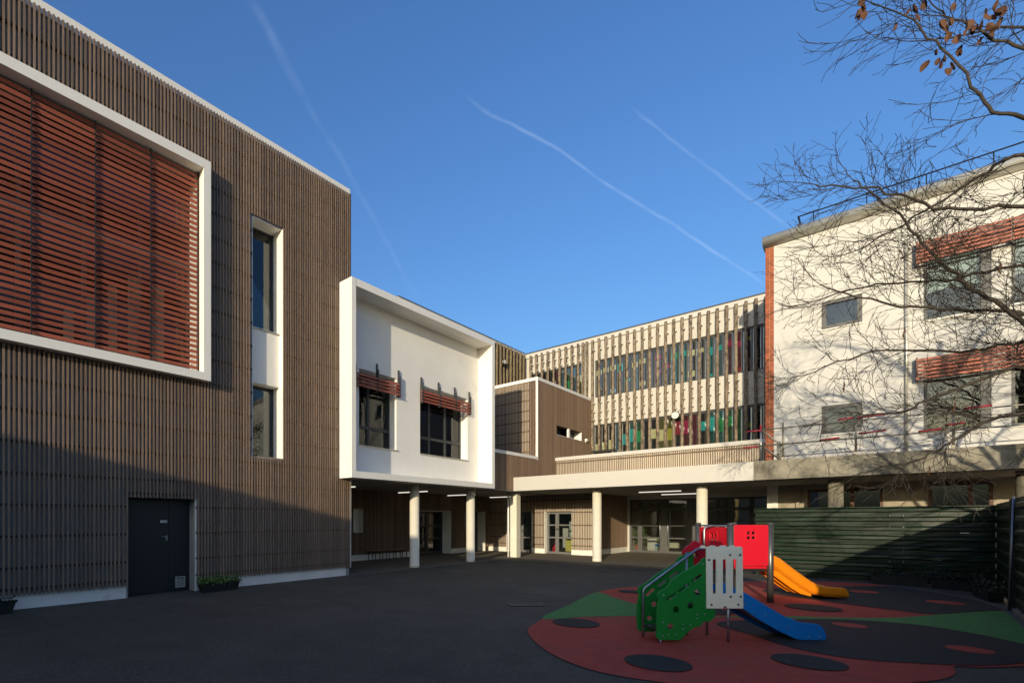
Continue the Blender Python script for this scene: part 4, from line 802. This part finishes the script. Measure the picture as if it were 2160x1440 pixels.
rp = plate('window_panel', rrect(.055, .708, .718, 1.491, .02), win(.301, 1.218, .064, .028), tuple(T0 - TN * .01), TE, .02, M['pl_red'], PT)
fr = [(.264, 1.182), (.492, 1.182), (.492, 1.405), (.378, 1.418), (.264, 1.405)]; fi = [(.276, 1.194), (.480, 1.194), (.480, 1.393), (.378, 1.404), (.276, 1.393)]
plate('window_moulding', fr, [fi], tuple(T0 - TN * .022), TE, .008, M['pl_red'], rp, bevel=.002)
for a, z in ((.09, 1.46), (.67, 1.46), (.15, 1.44), (.62, .755)):
    b = MB(); b.tube([tp(a, -.02, z), tp(a, -.028, z)], [.012, .006], 10); obj('bolt', b, M['brushed'], rp)
sp = plate('window_panel', rrect(.055, .945, .718, 1.44, .02), win(.42, 1.14, .07, .03), tuple(T0 + TE * .01), TN, .02, M['pl_red'], PT)
plate('window_moulding', [(.38, 1.10), (.63, 1.10), (.63, 1.35), (.505, 1.365), (.38, 1.35)], [[(.392, 1.112), (.618, 1.112), (.618, 1.338), (.505, 1.352), (.392, 1.338)]], tuple(T0 - TE * .004), TN, .008, M['pl_red'], sp, bevel=.002)
obj('top_rail', MB().tube([tp(-.0, .03, 1.475), tp(-.0, .97, 1.475)], .018, 10), M['galv'], PT)
obj('grip_pole', MB().tube([tp(-.22, .45, .3), tp(-.22, .45, 1.40), tp(-.18, .45, 1.455), tp(-.02, .45, 1.475)], .019, 10), M['galv'], PT)
obj('deck', MB().prism([tp(.03, .03, .655), tp(.73, .03, .655), tp(.73, .97, .655), tp(.03, .97, .655)], (0, 0, .045)), M['pl_red'], PT)
obj('deck_frame', MB().prism([tp(.05, .05, .60), tp(.71, .05, .60), tp(.71, .95, .60), tp(.05, .95, .60)], (0, 0, .05)), M['black'], PT)
ladder = MB()
for k in range(3): ladder.prism([tp(-.05 - .18 * (3 - k), .15, .16 * (k + 1)), tp(.02 - .18 * (2 - k), .15, .16 * (k + 1)), tp(.02 - .18 * (2 - k), .85, .16 * (k + 1)), tp(-.05 - .18 * (3 - k), .85, .16 * (k + 1))], (0, 0, .03))
obj('ladder', ladder, M['brushed'], PT)
# orange slide: one moulded channel, cross-section swept along its path
path = [(.76, .74), (.95, .735), (1.1, .69), (1.3, .54), (1.55, .355), (1.75, .22), (1.92, .135), (2.1, .095), (2.35, .075), (2.58, .065)]
cp = [(p.x, p.y) for p in catmull([Vector((*p, 0)) for p in path], False, 5)]
b = MB(); W_ = .27; wh = .18
sec = [(-W_, -.02), (-W_ - .012, .06), (-W_ - .005, wh - .03), (-W_ + .012, wh), (-W_ + .035, wh - .005), (-W_ + .045, .06), (-W_ + .09, .012), (W_ - .09, .012), (W_ - .045, .06), (W_ - .035, wh - .005), (W_ - .012, wh), (W_ + .005, wh - .03), (W_ + .012, .06), (W_, -.02)]
ns = len(sec); OFF = .60
for i, (a, z) in enumerate(cp):
    a0, z0 = cp[max(0, i - 1)]; a1, z1 = cp[min(len(cp) - 1, i + 1)]; tt = Vector((a1 - a0, z1 - z0)).normalized(); nrm = Vector((-tt.y, tt.x))
    e_ = 1.0 if i < len(cp) - 4 else (.98, .92, .75, .45)[i - len(cp) + 4]
    for (o_, h_) in sec: q = tp(a + nrm.x * h_ * e_, OFF + o_ * (1 if e_ > .9 else .9 + .1 * e_), max(.012, z + nrm.y * h_ * e_)); b.v.append(tuple(q))
for i in range(len(cp) - 1):
    for k in range(ns): j = (k + 1) % ns; b.f.append((i * ns + k, i * ns + j, (i + 1) * ns + j, (i + 1) * ns + k)); b.m.append(0); b.sm.append(True)
b.f.append(tuple(range(ns))); b.f.append(tuple((len(cp) - 1) * ns + k for k in range(ns - 1, -1, -1))); b.m += [0, 0]; b.sm += [False] * 2
so_ = obj('slide', b, M['pl_orange'], PT)
for off in (OFF - .16, OFF, OFF + .16):
    b = MB()
    pr = [(.95, .70), (1.3, .52), (1.55, .335), (1.75, .20), (1.92, .115), (1.92, .06), (1.7, .115), (1.5, .235), (1.25, .42), (1.0, .60)]
    b.prism([tp(a, off, z) for a, z in pr], tuple(TN * .02)); obj('slide_rib', b, M['pl_orange'], so_)

# ------------------------------------------------------------------ bare tree at the right
TR = thing('bare_tree', 'bare winter tree with fine spreading branches at right', 'tree', (3.6, 13.5, 0))
rr = random.Random(8)
twigs = MB()
obj('trunk', MB().tube([p for p in catmull([(3.6, 13.5, -.05), (3.62, 13.48, 1.2), (3.55, 13.5, 2.4), (3.5, 13.55, 3.4), (3.45, 13.45, 4.8), (3.5, 13.3, 6.4), (3.55, 13.25, 8.2)], False, 4)], [.21 - .0065 * i for i in range(25)], 12), M['bark'], TR)
def branch(p, d, L, r, level):
    n = max(3, int(L / (.16, .13, .10, .08)[level]))
    pts = [p.copy()]; dirs = [d.copy()]; step = L / n; curl = Vector((rr.gauss(0, .8), rr.gauss(0, .8), rr.gauss(.2, .8)))
    for i in range(n):
        d = (d + Vector((rr.gauss(0, 1), rr.gauss(0, 1), rr.gauss(0, 1))) * (.10 + .03 * level) + curl * step * 1.1 + Vector((0, 0, -.05 + .10 * i / n)) * (1 if level > 1 else .3)).normalized()
        p = p + d * step; pts.append(p); dirs.append(d)
    twigs.tube(pts, [max(.0034, r * (1 - .72 * i / n)) for i in range(n + 1)], 4 if level < 3 else 3, cap=False)
    if level < 3: kids(pts, dirs, L, r, level)
def kids(pts, dirs, L, r, level, start=.12, thin=1.0):
    gap = (.20, .19, .21)[level] * thin; s = L * start
    n = len(pts) - 1
    while s < L:
        f = s / L * n; i = min(n - 1, int(f)); q = pts[i].lerp(pts[i + 1], f - i); d = dirs[min(n, i + 1)]
        side = d.orthogonal().normalized(); side = Quaternion(d, rr.uniform(0, 6.283)) @ side; side.z *= .65
        nd = (d * rr.uniform(.8, 1.2) + side.normalized() * rr.uniform(.35, .8)).normalized()
        left = 1 - .55 * s / L
        ll = (rr.uniform(1.0, 2.3), rr.uniform(.5, 1.3), rr.uniform(.18, .6))[level] * left
        branch(q, nd, ll, max(.0042, r * (.40, .5, .6)[level] * left), level + 1)
        s += gap * rr.uniform(.5, 1.5)
limbs = [
 [(3.5, 13.5, 3.2), (2.9, 13.1, 4.0), (2.17, 12.92, 4.43), (1.54, 12.85, 4.88), (.65, 12.39, 5.08), (-.07, 12.09, 5.29), (-.84, 11.74, 5.75)],
 [(3.5, 13.4, 3.0), (2.6, 12.8, 3.5), (1.89, 12.5, 4.11), (1.34, 12.37, 4.83), (.9, 12.21, 5.33), (.49, 12.22, 6.02), (.05, 12.21, 6.91), (-.43, 12.16, 7.6)],
 [(3.5, 13.3, 4.6), (3.0, 13.0, 5.6), (2.36, 12.82, 6.45), (1.5, 12.53, 7.22), (.97, 12.57, 7.09), (.33, 12.49, 6.75), (-.43, 12.3, 6.39)],
 [(3.5, 13.3, 4.4), (2.9, 12.4, 5.6), (2.32, 11.66, 6.55), (1.27, 10.6, 6.86), (.93, 10.4, 7.16), (.54, 10.3, 8.07), (.13, 10.03, 8.63)],
 [(3.5, 13.4, 2.6), (2.8, 12.9, 3.2), (2.11, 12.58, 3.66), (1.5, 12.53, 3.99), (.7, 12.3, 3.65), (.1, 12.12, 3.4), (-.54, 11.91, 3.47)],
 [(3.5, 13.4, 2.3), (2.8, 12.9, 2.8), (2.11, 12.58, 2.96), (1.46, 12.21, 3.21), (.99, 12.16, 3.05), (.58, 12.04, 2.71), (.15, 11.89, 2.5)],
 [(3.5, 13.3, 5.4), (2.8, 12.2, 6.6), (2.07, 11.26, 7.39), (1.27, 10.6, 7.73), (.85, 10.47, 8.23), (.5, 10.4, 8.69)],
 [(3.5, 13.4, 4.0), (2.9, 12.9, 5.0), (2.29, 12.48, 5.64), (1.46, 12.21, 6.29), (.68, 12.0, 6.54), (-.12, 11.76, 7.1), (-.89, 11.55, 7.45)],
 [(3.5, 13.5, 3.8), (3.1, 13.8, 4.7), (2.55, 13.86, 5.33), (1.65, 13.81, 5.94), (.77, 13.5, 5.88), (-.14, 13.16, 5.99), (-1.12, 12.74, 5.8)],
 [(3.5, 13.5, 3.4), (2.9, 13.6, 4.4), (2.28, 13.6, 4.96), (1.63, 13.65, 4.6), (.77, 13.5, 4.61), (-.14, 13.16, 4.75), (-1.12, 12.74, 4.42)],
 [(3.5, 13.3, 6.0), (3.1, 12.9, 7.4), (2.4, 12.4, 8.4), (1.5, 12.0, 8.9), (.7, 11.8, 9.1)],
 [(3.55, 13.3, 6.4), (3.2, 12.2, 7.6), (2.6, 11.2, 8.6), (2.0, 10.5, 9.3)],
 [(3.5, 13.4, 3.6), (4.3, 13.2, 5.0), (5.2, 13.0, 6.0), (6.4, 12.8, 6.6)],
 [(3.5, 13.5, 4.4), (3.8, 14.4, 5.8), (3.6, 15.4, 6.8), (3.2, 16.4, 7.4)],
 [(3.5, 13.4, 4.6), (3.9, 12.4, 6.0), (4.2, 11.2, 7.0), (4.3, 10.2, 7.6)],
 [(3.55, 13.3, 6.8), (4.4, 13.6, 8.4), (5.0, 14.0, 9.6)]]
for li, wp_ in enumerate(limbs):
    pts = catmull(wp_, False, 6); n = len(pts) - 1
    pts = [p + Vector((rr.gauss(0, 1), rr.gauss(0, 1), rr.gauss(0, 1))) * (.018 if 0 < i < n else 0) for i, p in enumerate(pts)]
    L = sum((pts[i + 1] - pts[i]).length for i in range(n)); r0 = .040 if li in (3, 6) else (.050 if li < 12 else .06)
    rad = [r0 * (1 - .86 * (i / n) ** .8) + .003 for i in range(n + 1)]
    obj('limb', MB().tube(pts, rad, 8), M['bark'], TR)
    dirs = [(pts[min(n, i + 1)] - pts[max(0, i - 1)]).normalized() for i in range(n + 1)]
    kids(pts, dirs, L, .026, 0, .16, 2.4 if li in (3, 6, 10, 11) else (1.7 if li in (2, 7) else 1.1))
    branch(pts[-1], dirs[-1], 1.0, .009, 1)
obj('twig', twigs, M['twig'], TR, kind='stuff')
def dead_leaf(o_, s, q):
    b = MB(); d = Vector((q.gauss(0, .35), q.gauss(0, .35), -1)).normalized(); e1 = d.orthogonal().normalized(); e1 = Quaternion(d, q.uniform(0, 6)) @ e1; e2 = d.cross(e1); k = s * q.uniform(.8, 1.25)
    ax = [o_ + d * k * t - e2 * k * f for t, f in ((0, 0), (.35, .12), (.8, .16), (1.25, .05))]
    for sg in (1, -1):
        sd = [o_ + d * k * t + e1 * k * w * sg + e2 * k * h for t, w, h in ((.25, .30, .08), (.65, .40, .16), (1.0, .26, .10))]
        b.poly([ax[0], ax[1], sd[0]]); b.poly([ax[1], ax[2], sd[1], sd[0]]); b.poly([ax[2], ax[3], sd[2], sd[1]])
    return b
q = random.Random(4)
for i, p in enumerate([(-.3, 9.6, 8.76), (-.2, 9.7, 8.84), (.25, 10.15, 8.80), (.58, 10.2, 8.34), (.72, 10.33, 8.22), (.55, 10.31, 8.12), (.92, 10.39, 8.16), (1.04, 10.52, 8.40), (.57, 10.32, 7.95), (.81, 10.28, 8.25)]):
    for _ in range(5 if i else 3):
        o_ = Vector(p) + Vector((q.gauss(0, 1), q.gauss(0, 1), q.gauss(-.2, 1))) * .075; obj('dry_leaf', dead_leaf(o_, .10, q), M['dead_leaf'], TR)
obj('twig', MB().tube(catmull([(.25, 10.15, 8.80), (-.05, 9.85, 8.98), (-.22, 9.68, 8.95), (-.3, 9.6, 8.76)], False, 4), .006, 5), M['twig'], TR)
for p in ((-.55, 12.18, 4.0), (.75, 12.06, 3.41), (.48, 12.08, 2.41), (1.27, 12.58, 5.63), (.2, 12.3, 4.8)):
    x, y, z = p; obj('seed_pod', MB().tube([(x, y, z + .06), (x + .01, y, z), (x - .015, y + .01, z - .07), (x + .01, y + .02, z - .14)], [.004, .011, .012, .003], 6), M['dead_leaf'], TR)

# ------------------------------------------------------------------ school wing across the yard (behind the viewpoint, shades the yard)
OB = thing('low_white_building', 'low white building closing the yard opposite the entrance', 'building', (-3, -12, 0))
oh = [(-9.5 + 2.4 * k, -8.1 + 2.4 * k, 1.0, 2.6) for k in range(10)]
b = MB(); b.box(-10.89, 4.3, -20, -10.0, 0, 5.25); b.box(4.3, 16, -20, -10.0, 0, 4.28); obj('wall', b, M['render'], OB)
for (x0, x1, z0, z1) in oh: bx('window', OB, M['anthracite'], x0, x1, -10.0, -9.96, z0, z1)

q = random.Random(12)
for x, y, lb in ((-10.1, 3.4, 'small dry leaf lying on the asphalt in front of the service door'), (-9.6, 2.9, 'dry leaf on the asphalt a step out from the service door'), (-9.9, 2.2, 'dry leaf on the asphalt left of the service door'),
                 (-9.3, 6.4, 'dry leaf on the asphalt out from the planter by the door'), (-6.6, 5.3, 'lone dry leaf in the middle of the dark asphalt'), (-2.3, 6.4, 'dry leaf on the red rubber in front of the green steps'),
                 (-1.5, 5.55, 'dry leaf at the near edge of the red rubber'), (-.45, 6.4, 'dry leaf on the red rubber right of the two black spots'), (.3, 9.0, 'dry leaf on the black rubber beyond the blue slide')):
    b = MB(); a = q.uniform(0, 6.28); L_ = q.uniform(.022, .036); d = Vector((math.cos(a), math.sin(a), 0)); w_ = Vector((-d.y, d.x, 0)); c = Vector((x, y, .003 if x < -5 else .024))
    b.poly([c - d * L_, c + w_ * L_ * .4 + Z3 * .01, c + d * L_ + Z3 * .004]); b.poly([c - d * L_, c + d * L_ + Z3 * .004, c - w_ * L_ * .4 + Z3 * .012])
    tag(obj('fallen_leaf', b, M['straw']), lb, 'leaf', 'dry leaves scattered on the ground')
